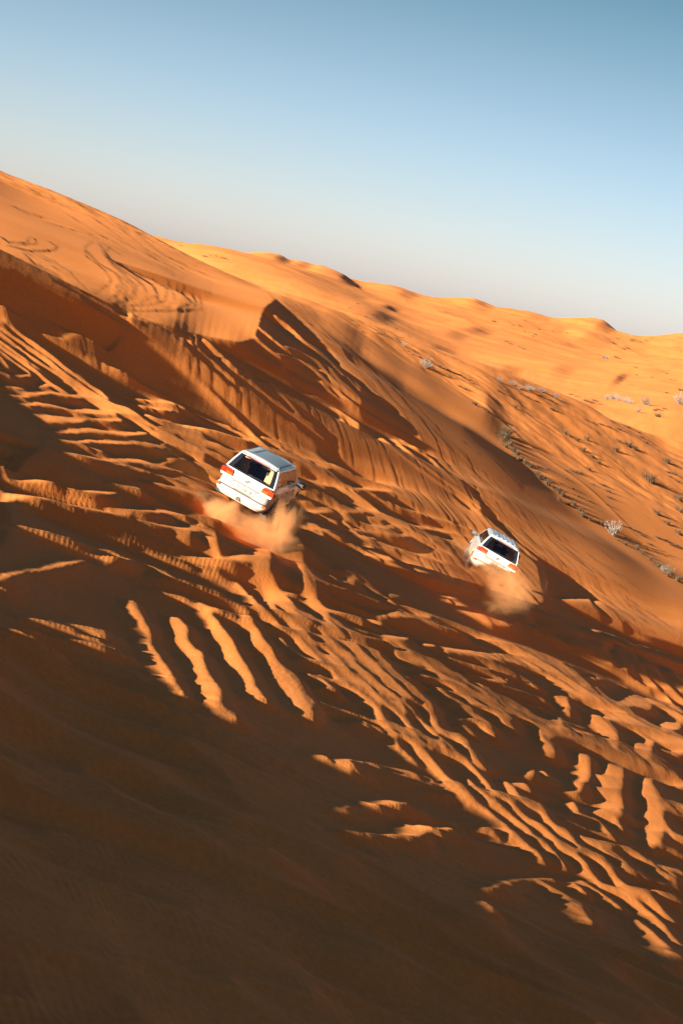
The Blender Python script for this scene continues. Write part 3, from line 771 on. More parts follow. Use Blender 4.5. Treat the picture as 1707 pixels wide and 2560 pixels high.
def solve_relief(passes=5):
    us = U0 + DU * np.arange(NU); vs = V0 + DV * np.arange(NV)
    cs = 4
    Uc, Vc = np.meshgrid(us[::cs], vs[::cs], indexing='ij')
    zc = base_z(Uc * UX + Vc * VX, Uc * UY + Vc * VY).astype(np.float32)
    fi = np.arange(NU)[:, None] / cs; fj = np.arange(NV)[None] / cs
    z0 = bilin(zc, np.broadcast_to(fi, (NU, NV)), np.broadcast_to(fj, (NU, NV)))
    U, V = np.meshgrid(us.astype(np.float32), vs.astype(np.float32), indexing='ij')
    X = U * UX + V * VX; Y = U * UY + V * VY
    w0 = z0 + U * TANE
    # wind-torn edges
    nx = fbm(X * 1.6, Y * 0.7, 3, 3) * 3.2 * np.clip(50 / np.hypot(X, Y), 0.3, 1.2)
    ny = fbm(X * 1.3 + 40, Y * 0.6, 5, 3) * 2.2 * np.clip(50 / np.hypot(X, Y), 0.3, 1.2)
    Rq = smooth01((np.hypot(X, Y) - 62) / 14)
    streak = fbm(X * 1.1 + Y * 0.25, Y * 2.0 - X * 0.5, 11, 3) * 1.2 * (1 - Rq) + fbm((X + 0.45 * Y) * 5.0, (Y - 0.45 * X) * 0.22, 13, 2) * (0.6 + 0.8 * Rq)
    R = np.hypot(X, Y)
    az = np.degrees(np.arctan2(X, Y))
    inside = smooth01((az + 14.8) / 1.0)                       # traced ground; further left nothing was seen
    rl = 1.4 * np.interp(az, RLA, RLR)
    behind = R > rl
    seen = (az > -12.6) & (az < 15) & (R > 16) & ~behind
    px0, py0 = to_pix(X, Y, z0)
    m0 = bilin(LIT, (py0 - MY0) * MS, (px0 - MX0) * MS)
    lk = (m0 > 0.12) & seen
    has = lk.any(axis=0)
    first = np.argmax(lk, axis=0)
    wf = w0[first, np.arange(NV)]
    mxw = np.where(seen & (np.arange(NU)[:, None] < np.where(has, first, NU)[None]), w0, -999).max(axis=0)
    wf = np.where(has, wf - 0.03, -999)
    fo = bilin(OPENM, (py0[first, np.arange(NV)] - MY0) * MS, (px0[first, np.arange(NV)] - MX0) * MS) > 0.5
    mxs = np.where(mxw > -500, mxw + 0.15, -999)
    wf = np.where(~has & (vs > -25), mxs, wf)
    bad = wf < -500
    wf[bad] = np.interp(np.flatnonzero(bad), np.flatnonzero(~bad), wf[~bad])
    k = 30
    ker = np.hanning(2 * k + 1); ker /= ker.sum()
    wf = np.convolve(np.pad(wf, k, mode='edge'), ker, 'valid')
    Rm = wf.astype(np.float32)
    R0 = Rm.copy()
    fo = np.convolve(np.pad((fo & has).astype(float), k, mode='edge'), ker, 'valid')
    Rm = (Rm - 0.2 * fo).astype(np.float32)
    icr = np.argmax(az > -15.5, axis=0)        # a low dune just outside the left edge throws the shade over the foreground
    # first march: the level of the skimming light, the trace read where each point of the ground shows
    RR = np.empty((NU, NV), np.float32); m = np.zeros((NU, NV), np.float32)
    lit = np.zeros((NU, NV), bool)
    wprev = w0[0].copy()
    for i in range(NU):
        zi = Rm - us[i] * TANE
        zi = np.where(lit[i - 1], zi, np.minimum(np.maximum(z0[i], zi - 0.6), zi)) if i else zi
        pxi, pyi = to_pix(X[i], Y[i], zi)
        mi = bilin(LIT, (pyi + ny[i] - MY0) * MS, (pxi + nx[i] - MX0) * MS) * inside[i]
        half = (mi > 0.1) & (mi < 0.8)
        mi = np.where(half, np.clip(mi * (1 + 1.1 * streak[i]), 0.05, 1), mi)
        oi = bilin(OPENM, (pyi - MY0) * MS, (pxi - MX0) * MS) * inside[i]
        mi = np.where(R[i] < 16, 0, mi)
        li = (mi > 0.12) & ~behind[i]
        base = w0[i]
        gap = base - Rm
        cs_ = np.cumsum(np.pad(Rm.astype(np.float64), (26, 25), mode='edge'))
        Ravg = (cs_[50:] - cs_[:-50])[:NV] / 50.0
        tall = Rm - Ravg
        s = 0.035 + 0.145 * mi + np.clip(0.25 * gap, -0.06, 0.14)
        s = np.maximum(s * np.clip(1 - (tall - 0.06) / 0.30, 0.0, 1.0), 0.03 + 0.03 * mi)
        sb = (0.13 + np.clip(0.12 * gap, -0.09, 0.09)) * (0.25 + 0.75 * mi)
        up = Rm + np.where(oi > 0.5, sb, s) * DU
        creep = (np.clip(0.05 * (gap - 0.3), 0, 0.075) * smooth01((az[i] - 1) / 3) + np.clip(0.10 * (-tall - 0.08), 0, 0.015)) * (az[i] > -12) * (R[i] > 34)
        Rm = np.where(li, up, Rm + creep * DU)
        Rs = Rm.copy(); Rs[1:-1] += 0.03 * (Rm[:-2] + Rm[2:] - 2 * Rm[1:-1]); Rm = Rs
        RR[i] = Rm; m[i] = mi; lit[i] = li
    stop = lit | behind
    nxt = np.empty((NU, NV), np.float32); d = np.full(NV, 999.0, np.float32)
    for i in range(NU - 1, -1, -1):
        d = np.where(stop[i], 0.0, d + DU); nxt[i] = d
    since = np.full(NV, 50.0, np.float32)
    w = np.empty((NU, NV), np.float32)
    for i in range(NU):
        li = lit[i]; base = w0[i]; Ri = RR[i]
        since = np.where(li, 0.0, since + DU)
        q = np.minimum(since, nxt[i])
        deep = np.minimum(0.18 * q, 0.09 + 0.045 * q)
        near = smooth01((55 - R[i]) / 22)
        lim = np.minimum(np.minimum(deep + near * np.minimum(0.35 * since, 3.0), 0.20 * nxt[i]), 3.0)
        wd = np.maximum(np.minimum(base, Ri - 0.8 * np.minimum(deep, 0.15)), Ri - lim)
        wi = np.where(li, Ri, wd)
        dcr = (i - icr) * DU
        ridge_ = np.minimum(np.maximum(base, R0 + 0.16 * dcr), R0)
        ridge_ = ridge_ * (1 - fo) + base * fo
        lee = np.maximum(wi, (R0 - 0.05 * dcr) * (1 - fo) + (base - 3) * fo)
        lee = np.where(lee > R0, np.minimum(wi, R0), lee)
        wi = np.where(i <= icr, ridge_, np.where((az[i] < -12.6) & ~li, np.where(fo > 0.5, base, lee), wi))
        w[i] = wi
    h = w - w0
    # the correction dies out towards the ridge, whose line is fixed by the skyline
    h = h * np.where(behind, 0, 0.5 + 0.5 * smooth01((rl - R) / 30.0)).astype(np.float32)
    known = (~behind) & (az < 13.2) & (R > 17)
    h = spread(h, known, (R, az))
    px, py, oo = px0, py0, None
    h = blur_uv(h, 0.8, 0.9)
    return h, oo, m, X, Y, px, py, w0, Rm


SMIN = 0.03
GAPK = 0.12


def spread(h, known, ra):
    """carry the height correction smoothly on into ground the trace does not cover, fading out with distance"""
    c = 12
    hc = h[::c, ::c].astype(np.float64); kc = known[::c, ::c]
    f = np.where(kc, hc, 0.0)
    for it in range(900):
        p = np.pad(f, 1, mode='edge')
        a = (p[:-2, 1:-1] + p[2:, 1:-1] + p[1:-1, :-2] + p[1:-1, 2:]) / 4 * 0.9985
        f = np.where(kc, hc, a)
    fi = np.broadcast_to(np.arange(NU)[:, None] / c, (NU, NV)); fj = np.broadcast_to(np.arange(NV)[None] / c, (NU, NV))
    fl = bilin(blur_uv(f.astype(np.float32), 1.5, 1.5), fi, fj)
    k = blur_uv(known[::4, ::4].astype(np.float32), 3, 3)
    kk = bilin(k, fi * c / 4, fj * c / 4)
    kk = smooth01(np.clip((kk - 0.5) * 2, 0, 1)) 
    return (h * kk + fl * (1 - kk)).astype(np.float32)


def blur_uv(a, s0, s1):
    for ax, s in ((0, s0), (1, s1)):
        k = int(3 * s) + 1
        x = np.arange(-k, k + 1)
        wt = np.exp(-x * x / (2.0 * s * s)); wt /= wt.sum()
        pad = [(0, 0), (0, 0)]; pad[ax] = (k, k)
        p = np.pad(a, pad, mode='edge')
        o = np.zeros_like(a)
        for i, ww in enumerate(wt):
            sl = [slice(None), slice(None)]
            sl[ax] = slice(i, i + a.shape[ax])
            o += np.float32(ww) * p[tuple(sl)]
        a = o
    return a
H_REL, OO, MM, _X, _Y, _px, _py, _w0, _rm = solve_relief()
H_REL = H_REL.astype(np.float32)
# the outer edges of the relief fade into the plain base shape
_eu = smooth01((np.arange(NU) * DU) / 4.0)[:, None] * smooth01(((NU - 1 - np.arange(NU)) * DU) / 4.0)[:, None]
_ev = smooth01((np.arange(NV) * DV) / 4.0)[None] * smooth01(((NV - 1 - np.arange(NV)) * DV) / 1.5)[None]
H_REL *= (_eu * _ev).astype(np.float32)


LIFT = None
LU0, LV0, LD = 40.0, -260.0, 0.5


def ground_z(x, y):
    x = np.asarray(x, float); y = np.asarray(y, float)
    z = base_z(x, y)
    u = x * UX + y * UY; v = x * VX + y * VY
    fu = (u - U0) / DU; fv = (v - V0) / DV
    ok = (fu > 0) & (fu < NU - 1) & (fv > 0) & (fv < NV - 1)
    z = z + np.where(ok, bilin(H_REL, fu, fv), 0)
    if LIFT is not None:
        gu = (u - LU0) / LD; gv = (v - LV0) / LD
        ok = (gu > 0) & (gu < LIFT.shape[0] - 1) & (gv > 0) & (gv < LIFT.shape[1] - 1)
        z = z + np.where(ok, cubic(LIFT, gu, gv), 0)
    return z


# far crests with a slip face on their right: pixel of the tip, distance, height in pixels, widths left and right, spread in depth
CRESTS = [(560, 640, 860, 7, 110, 60, .16), (690, 643, 900, 10, 120, 42, .14), (745, 664, 950, 9, 60, 40, .10), (852, 700, 980, 12, 110, 50, .12),
          (968, 728, 700, 8, 60, 36, .07), (1000, 722, 1080, 7, 90, 50, .10), (1183, 762, 1300, 12, 120, 60, .12), (1330, 790, 1450, 9, 130, 60, .10),
          (1495, 818, 1560, 16, 170, 60, .14), (1172, 800, 780, 7, 60, 40, .06), (1200, 812, 790, 5, 40, 34, .05), (1462, 842, 1150, 10, 60, 80, .07),
          (1537, 950, 560, 8, 220, 26, .16), (1380, 920, 520, 9, 200, 60, .12), (1080, 868, 470, 8, 160, 70, .10), (1250, 905, 430, 9, 160, 60, .09),
          (1120, 820, 640, 8, 120, 60, .08), (930, 800, 520, 7, 120, 60, .10), (1620, 900, 760, 8, 160, 60, .08), (1450, 1010, 330, 7, 120, 50, .07)]


def crest_z(x, y):
    az = np.arctan2(x, y); lr = np.log(np.maximum(np.hypot(x, y), 1.0))
    z = np.zeros_like(x)
    for (px, py, r, hp, wl, wr, sg) in CRESTS:
        a0, t0 = pix_ray(px, py)
        d = (az - a0) * FPX
        dl = (lr - math.log(r)) / sg
        d = d - 12 * dl                      # crest lines swing back on the right
        f = np.where(d < 0, smooth01(1 + d / wl), smooth01(1 - d / wr))
        z += f * np.exp(-dl * dl) * hp / FPX * r
    return z


def fine_z(x, y):
    r = np.hypot(x, y)
    # wind ripples, about eleven centimetres apart, drifting with the lie of the land
    wob = fbm(x * 0.30, y * 0.30, 41, 3) * 0.55
    ph = (x * 0.78 + y * 0.62 + wob) * 2 * PI / 0.115
    ph = ph + 2.0 * vnoise(x * 1.3, y * 0.9, 43)
    amp = (0.0022 + 0.0030 * smooth01((38 - r) / 14)) * smooth01((64 - r) / 40) * (0.45 + 0.55 * np.clip(fbm(x * 0.5, y * 0.5, 47, 2) * 1.6 + 0.5, 0, 1))
    z = amp * (np.sin(ph) + 0.3 * np.sin(2 * ph + 0.8))
    # soft unevenness
    z = z + 0.010 * fbm(x * 2.1, y * 0.9, 51, 3) * smooth01((125 - r) / 80)
    # country beyond the ridge
    k = smooth01((r - 210) / 280)
    n = fbm(x / 55.0, y / 38.0, 61, 4)
    z = z + k * (1.0 - np.abs(n) * 2.0) * np.minimum(r, 1700) * 0.0016
    z = z + crest_z(x, y) * smooth01((r - 240) / 60)
    k2 = smooth01((r - 137) / 16) * smooth01((700 - r) / 400)
    z = z + k2 * 0.16 * fbm(x / 3.1, y / 3.1, 71, 4)
    return z


def raise_hollow():
    """the country just beyond the ridge stands high enough for the sun to skim it"""
    us = np.arange(LU0, 380.0, LD); vs = np.arange(LV0, -20.0, LD)
    U, V = np.meshgrid(us, vs, indexing='ij')
    X = U * UX + V * VX; Y = U * UY + V * VY
    R = np.hypot(X, Y); az = np.degrees(np.arctan2(X, Y))
    w = ground_z(X, Y) + U * TANE
    rl = 1.4 * np.interp(az, RLA, RLR)
    beh = (R > rl - 16) & (az > -3.0) & (az < 30)
    run = w[0].copy(); out = np.zeros_like(w)
    for i in range(len(us)):
        tgt = np.where(beh[i], np.maximum(w[i], run + np.where(R[i] > rl[i], 0.14, 0.08) * LD), w[i])
        out[i] = tgt - w[i]
        run = np.maximum(run, tgt)
    fade = smooth01((R - rl + 16) / 7.0) * smooth01((330 - R) / 110) * smooth01((az + 3) / 3)
    out = np.minimum(out, 11.0) * fade
    return blur_uv(out.astype(np.float32), 2.2, 2.2)


LIFT = raise_hollow()
AZL, AZR = -11.9, 13.6


def make_ground():
    dense = np.radians(np.linspace(AZL, AZR, 800))
    left = np.concatenate([np.arange(-180, -60, 10), np.arange(-60, -30, 4), np.arange(-30, -17, 1), np.arange(-17, AZL - 0.1, .25)])
    right = np.concatenate([np.arange(AZR + 0.2, 18, .25), np.arange(18, 32, 1), np.arange(32, 62, 4), np.arange(62, 180, 10)])
    az = np.concatenate([np.radians(left), dense, np.radians(right)])
    rr = np.concatenate([np.geomspace(0.6, 18.0, 24)[:-1], np.geomspace(18.0, 58, 430)[:-1], np.geomspace(58, 158, 880)[:-1],
                         np.geomspace(158, 260, 110)[:-1], np.geomspace(260, 2200, 150)[:-1], np.geomspace(2200, 9000, 12)])
    A, R = np.meshgrid(az, rr, indexing='ij')
    X = R * np.sin(A); Y = R * np.cos(A)
    Z = ground_z(X, Y) + fine_z(X, Y)
    drop = np.maximum(R - 4200, 0)
    Z = Z - drop * 0.01
    na, nr = A.shape
    co = np.empty((na * nr + 1, 3), np.float32)
    co[:-1, 0] = X.ravel(); co[:-1, 1] = Y.ravel(); co[:-1, 2] = Z.ravel()
    co[-1] = (0, 0, float(Z[:, 0].mean()))
    i = np.arange(na)[:, None]; j = np.arange(nr - 1)[None]
    i2 = (i + 1) % na
    quads = np.stack([i * nr + j, i * nr + j + 1, i2 * nr + j + 1, i2 * nr + j], -1).reshape(-1, 4)
    ii = np.arange(na)
    tris = np.stack([np.full(na, na * nr), ii * nr, ((ii + 1) % na) * nr], -1)
    me = bpy.data.meshes.new('ground')
    nq, nt = len(quads), len(tris)
    me.vertices.add(len(co)); me.vertices.foreach_set('co', co.ravel())
    me.loops.add(nq * 4 + nt * 3)
    me.loops.foreach_set('vertex_index', np.concatenate([quads.ravel(), tris.ravel()]).astype(np.int32))
    me.polygons.add(nq + nt)
    ls = np.concatenate([np.arange(nq) * 4, nq * 4 + np.arange(nt) * 3]).astype(np.int32)
    me.polygons.foreach_set('loop_start', ls)
    me.polygons.foreach_set('use_smooth', np.ones(nq + nt, bool))
    me.update(calc_edges=True)
    ob = bpy.data.objects.new('ground', me)
    COL.objects.link(ob)
    ob['kind'] = 'structure'
    return ob


# ---------------------------------------------------------------- materials
def new_mat(name):
    m = bpy.data.materials.new(name)
    m.use_nodes = True
    nt = m.node_tree
    for n in list(nt.nodes):
        nt.nodes.remove(n)
    out = nt.nodes.new('ShaderNodeOutputMaterial')
    b = nt.nodes.new('ShaderNodeBsdfPrincipled')
    nt.links.new(b.outputs[0], out.inputs['Surface'])
    return m, nt, b, out


def node(nt, typ, **kw):
    n = nt.nodes.new(typ)
    for k, v in kw.items():
        if k.startswith('i_'):
            n.inputs[k[2:].replace('_', ' ')].default_value = v
        else:
            setattr(n, k, v)
    return n


def sand_material():
    m, nt, b, out = new_mat('sand')
    L = nt.links.new
    geo = node(nt, 'ShaderNodeNewGeometry')
    n1 = node(nt, 'ShaderNodeTexNoise'); n1.inputs['Scale'].default_value = 0.09; n1.inputs['Detail'].default_value = 5
    n2 = node(nt, 'ShaderNodeTexNoise'); n2.inputs['Scale'].default_value = 9.0; n2.inputs['Detail'].default_value = 6
    n3 = node(nt, 'ShaderNodeTexNoise'); n3.inputs['Scale'].default_value = 140.0; n3.inputs['Detail'].default_value = 2
    for n in (n1, n2, n3):
        L(geo.outputs['Position'], n.inputs['Vector'])
    r = node(nt, 'ShaderNodeValToRGB')
    r.color_ramp.elements[0].position = 0.3; r.color_ramp.elements[0].color = SAND_A
    r.color_ramp.elements[1].position = 0.7; r.color_ramp.elements[1].color = SAND_B
    L(n1.outputs['Fac'], r.inputs['Fac'])
    mx = node(nt, 'ShaderNodeMix', data_type='RGBA', blend_type='MULTIPLY')
    mx.inputs[0].default_value = 1.0
    mr = node(nt, 'ShaderNodeMapRange')
    mr.inputs['From Min'].default_value = 0.25; mr.inputs['From Max'].default_value = 0.75
    mr.inputs['To Min'].default_value = 0.88; mr.inputs['To Max'].default_value = 1.08
    L(n2.outputs['Fac'], mr.inputs['Value'])
    L(r.outputs['Color'], mx.inputs['A']); L(mr.outputs['Result'], mx.inputs['B'])
    L(mx.outputs['Result'], b.inputs['Base Color'])
    b.inputs['Roughness'].default_value = 0.95
    b.inputs['Specular IOR Level'].default_value = 0.1
    b1 = node(nt, 'ShaderNodeBump'); b1.inputs['Strength'].default_value = 0.35; b1.inputs['Distance'].default_value = 0.02
    L(n2.outputs['Fac'], b1.inputs['Height'])
    b2 = node(nt, 'ShaderNodeBump'); b2.inputs['Strength'].default_value = 0.3; b2.inputs['Distance'].default_value = 0.002
    L(n3.outputs['Fac'], b2.inputs['Height'])
    L(b1.outputs['Normal'], b2.inputs['Normal'])
    L(b2.outputs['Normal'], b.inputs['Normal'])
    return m


SAND_A = (0.57, 0.172, 0.034, 1)
SAND_B = (0.65, 0.208, 0.048, 1)
M_SAND = sand_material()
ground = make_ground()
ground.data.materials.append(M_SAND)
# ---------------------------------------------------------------- helpers for built things
def simple_mat(name, col, rough=0.5, metal=0.0, spec=0.5, noise=0.0, nscale=8.0, trans=0.0, coat=0.0, dust=0.0):
    m, nt, b, out = new_mat(name)
    L = nt.links.new
    tc = node(nt, 'ShaderNodeTexCoord')
    n = node(nt, 'ShaderNodeTexNoise'); n.inputs['Scale'].default_value = nscale; n.inputs['Detail'].default_value = 4
    L(tc.outputs['Object'], n.inputs['Vector'])
    mx = node(nt, 'ShaderNodeMix', data_type='RGBA')
    mx.inputs['A'].default_value = (*col, 1)
    if dust > 0:      # fine sand settled on the thing, thicker low down
        mx.inputs['B'].default_value = (0.62, 0.33, 0.14, 1)
        sx = node(nt, 'ShaderNodeSeparateXYZ'); L(tc.outputs['Object'], sx.inputs[0])
        mr = node(nt, 'ShaderNodeMapRange'); mr.inputs['From Min'].default_value = 1.1; mr.inputs['From Max'].default_value = 0.3
        mr.inputs['To Min'].default_value = 0.02; mr.inputs['To Max'].default_value = dust
        L(sx.outputs['Z'], mr.inputs['Value'])
        mt = node(nt, 'ShaderNodeMath', operation='MULTIPLY'); L(mr.outputs[0], mt.inputs[0]); L(n.outputs['Fac'], mt.inputs[1])
        L(mt.outputs[0], mx.inputs[0])
    else:
        mx.inputs['B'].default_value = (*[max(0, c * (1 - noise)) for c in col], 1)
        L(n.outputs['Fac'], mx.inputs[0])
    L(mx.outputs['Result'], b.inputs['Base Color'])
    b.inputs['Roughness'].default_value = rough
    b.inputs['Metallic'].default_value = metal
    b.inputs['Specular IOR Level'].default_value = spec
    b.inputs['Transmission Weight'].default_value = trans
    b.inputs['Coat Weight'].default_value = coat
    return m


def glass_mat(name, tint):
    m, nt, b, out = new_mat(name)
    L = nt.links.new
    nt.nodes.remove(b)
    tr = node(nt, 'ShaderNodeBsdfTransparent'); tr.inputs['Color'].default_value = (*tint, 1)
    gl = node(nt, 'ShaderNodeBsdfGlossy'); gl.inputs['Roughness'].default_value = 0.03
    fr = node(nt, 'ShaderNodeFresnel'); fr.inputs['IOR'].default_value = 1.5
    nz = node(nt, 'ShaderNodeTexNoise'); nz.inputs['Scale'].default_value = 3.0
    mr = node(nt, 'ShaderNodeMapRange'); mr.inputs['To Min'].default_value = 0.02; mr.inputs['To Max'].default_value = 0.10
    L(nz.outputs['Fac'], mr.inputs['Value']); L(mr.outputs[0], gl.inputs['Roughness'])
    mx = node(nt, 'ShaderNodeMixShader')
    L(fr.outputs[0], mx.inputs[0]); L(tr.outputs[0], mx.inputs[1]); L(gl.outputs[0], mx.inputs[2])
    L(mx.outputs[0], out.inputs['Surface'])
    return m


def mesh_obj(name, verts, faces, mat, parent=None, smooth=False, bevel=0.0):
    me = bpy.data.meshes.new(name)
    me.from_pydata([tuple(v) for v in verts], [], faces)
    bm = bmesh.new(); bm.from_mesh(me)
    bmesh.ops.recalc_face_normals(bm, faces=bm.faces[:])
    if bevel > 0:
        bmesh.ops.bevel(bm, geom=[e for e in bm.edges if len(e.link_faces) == 2 and e.calc_face_angle(0) > 0.5], offset=bevel, segments=2, affect='EDGES', profile=0.6)
    bm.to_mesh(me); bm.free()
    if smooth:
        me.polygons.foreach_set('use_smooth', np.ones(len(me.polygons), bool))
    me.materials.append(mat)
    o = bpy.data.objects.new(name, me)
    COL.objects.link(o)
    if parent is not None:
        o.parent = parent
    return o


def box(cx, cy, cz, sx, sy, sz):
    v = [(cx + a * sx / 2, cy + b * sy / 2, cz + c * sz / 2) for a in (-1, 1) for b in (-1, 1) for c in (-1, 1)]
    f = [(0, 1, 3, 2), (4, 6, 7, 5), (0, 4, 5, 1), (2, 3, 7, 6), (0, 2, 6, 4), (1, 5, 7, 3)]
    return v, f


def prism(poly, y0, y1):
    """poly in x,z extruded between y0 and y1"""
    n = len(poly)
    v = [(p[0], y0, p[1]) for p in poly] + [(p[0], y1, p[1]) for p in poly]
    f = [tuple(range(n)), tuple(range(2 * n - 1, n - 1, -1))] + [(i, i + n, (i + 1) % n + n, (i + 1) % n) for i in range(n)]
    return v, f


def join(parts):
    V, F = [], []
    for v, f in parts:
        k = len(V)
        V += list(v); F += [tuple(i + k for i in q) for q in f]
    return V, F


def cyl(c, axis, r, h, n=24, r2=None):
    a = Vector(axis).normalized(); t = a.orthogonal().normalized(); b = a.cross(t)
    r2 = r if r2 is None else r2
    V = []
    for s, rr in ((-0.5, r), (0.5, r2)):
        for i in range(n):
            th = 2 * PI * i / n
            V.append(tuple(Vector(c) + a * (s * h) + t * (math.cos(th) * rr) + b * (math.sin(th) * rr)))
    F = [tuple(range(n)), tuple(range(2 * n - 1, n - 1, -1))] + [(i, (i + 1) % n, (i + 1) % n + n, i + n) for i in range(n)]
    return V, F


def tube(pts, r, n=6):
    V, F = [], []
    P = [Vector(p) for p in pts]
    for i, p in enumerate(P):
        d = (P[min(i + 1, len(P) - 1)] - P[max(i - 1, 0)]).normalized()
        t = d.orthogonal().normalized(); b = d.cross(t)
        rr = r[i] if isinstance(r, (list, tuple)) else r
        for k in range(n):
            th = 2 * PI * k / n
            V.append(tuple(p + t * math.cos(th) * rr + b * math.sin(th) * rr))
    for i in range(len(P) - 1):
        for k in range(n):
            F.append((i * n + k, i * n + (k + 1) % n, (i + 1) * n + (k + 1) % n, (i + 1) * n + k))
    F.append(tuple(range(n))); F.append(tuple(range(len(P) * n - 1, len(P) * n - n - 1, -1)))
    return V, F


def thing(name, label, cat, loc=(0, 0, 0), group=None):
    o = bpy.data.objects.new(name, None)
    COL.objects.link(o); o.location = loc
    o['label'] = label; o['category'] = cat
    if group:
        o['group'] = group
    return o


def tag(o, label, cat, group=None, kind=None):
    o['label'] = label; o['category'] = cat
    if group:
        o['group'] = group
    if kind:
        o['kind'] = kind
    return o


def hit(px, py, rmin=20.0, rmax=2600.0):
    """first point of the ground on the sight line of a photo pixel"""
    az, t = pix_ray(px, py)
    r = np.geomspace(rmin, rmax, 3000)
    z = ground_z(r * math.sin(az), r * math.cos(az))
    below = z > t * r
    if not below.any():
        return None
    i = int(np.argmax(below))
    rr = r[i]
    return (rr * math.sin(az), rr * math.cos(az), float(ground_z(np.array([rr * math.sin(az)]), np.array([rr * math.cos(az)]))[0]))


# ---------------------------------------------------------------- the two white off-road cars
M_PAINT = simple_mat('white_paint', (0.30, 0.30, 0.296), rough=0.28, spec=0.5, coat=0.6, dust=0.75, nscale=3.0)
M_BLACK = simple_mat('black_plastic', (0.012, 0.013, 0.014), rough=0.45, noise=0.4)
M_BLACKG = simple_mat('black_ceramic_border', (0.008, 0.009, 0.010), rough=0.12, noise=0.3)
M_CHROME = simple_mat('chrome', (0.16, 0.15, 0.14), rough=0.25, metal=0.6, noise=0.2)
M_RED = simple_mat('red_lens', (0.26, 0.016, 0.004), rough=0.12, noise=0.35, nscale=14, coat=0.8)
M_AMBER = simple_mat('amber_lens', (0.30, 0.055, 0.006), rough=0.15, noise=0.3, nscale=14, coat=0.8)
M_CLEAR = simple_mat('clear_lens', (0.80, 0.74, 0.66), rough=0.1, noise=0.25, nscale=14, coat=0.8)
M_TYRE = simple_mat('tyre_rubber', (0.02, 0.018, 0.016), rough=0.8, noise=0.3)
M_RIM = simple_mat('alloy', (0.45, 0.44, 0.42), rough=0.35, metal=0.9, noise=0.3)
M_TAN = simple_mat('tan_leather', (0.50, 0.28, 0.14), rough=0.55, noise=0.2, nscale=5)
M_DARKIN = simple_mat('dark_cloth', (0.05, 0.055, 0.065), rough=0.8, noise=0.4, nscale=5)
M_PLATE = simple_mat('plate_white', (0.15, 0.135, 0.11), rough=0.4, noise=0.08)
M_INK = simple_mat('plate_ink', (0.02, 0.013, 0.01), rough=0.6, noise=0.2)
M_SEAM = simple_mat('shadow_gap', (0.055, 0.035, 0.024), rough=0.8, noise=0.3)
M_GLASS_R = glass_mat('rear_glass', (0.86, 0.80, 0.74))
M_GLASS_S = glass_mat('side_glass', (0.78, 0.70, 0.62))


def body_section(z):
    """half width, rear y, front y of the hull at height z"""
    Z = [0.34, 0.42, 0.52, 0.64, 0.74, 0.86, 1.00, 1.10, 1.18, 1.24]
    Wd = [0.86, 0.93, 0.965, 0.985, 0.985, 0.975, 0.975, 0.965, 0.94, 0.905]
    Yr = [-2.30, -2.38, -2.41, -2.415, -2.41, -2.41, -2.405, -2.395, -2.37, -2.34]
    Yf = [2.30, 2.40, 2.45, 2.46, 2.45, 2.40, 2.30, 2.20, 1.60, 1.10]
    return np.interp(z, Z, Wd), np.interp(z, Z, Yr), np.interp(z, Z, Yf)


def loop_at(z, n=72, e=7.0, grow=0.0):
    w, yr, yf = body_section(z)
    w += grow; yr -= grow; yf += grow
    yc, hl = (yr + yf) / 2, (yf - yr) / 2
    out = []
    for i in range(n):
        th = 2 * PI * i / n
        c, s = math.cos(th), math.sin(th)
        k = (abs(c) ** e + abs(s) ** e) ** (-1 / e)
        # even spacing along the long sides
        out.append((w * c * k, yc + hl * s * k, z))
    return out


def greenhouse_point(side, y, v):
    """side skin above the belt: v 0 at the belt, 1 at the roof edge"""
    x = 0.905 - 0.205 * v ** 1.25
    return (side * x, y, 1.235 + 0.60 * v)


def grid_faces(nu, nv):
    return [(i * nv + j, (i + 1) * nv + j, (i + 1) * nv + j + 1, i * nv + j + 1) for i in range(nu - 1) for j in range(nv - 1)]


def split_grid(P, nu, nv, classify):
    groups = {}
    for i in range(nu - 1):
        for j in range(nv - 1):
            groups.setdefault(classify(i, j), []).append((i * nv + j, (i + 1) * nv + j, (i + 1) * nv + j + 1, i * nv + j + 1))
    res = {}
    for g, fs in groups.items():
        used = sorted({q for f in fs for q in f}); mp = {q: k for k, q in enumerate(used)}
        res[g] = ([P[q] for q in used], [tuple(mp[q] for q in f) for f in fs])
    return res


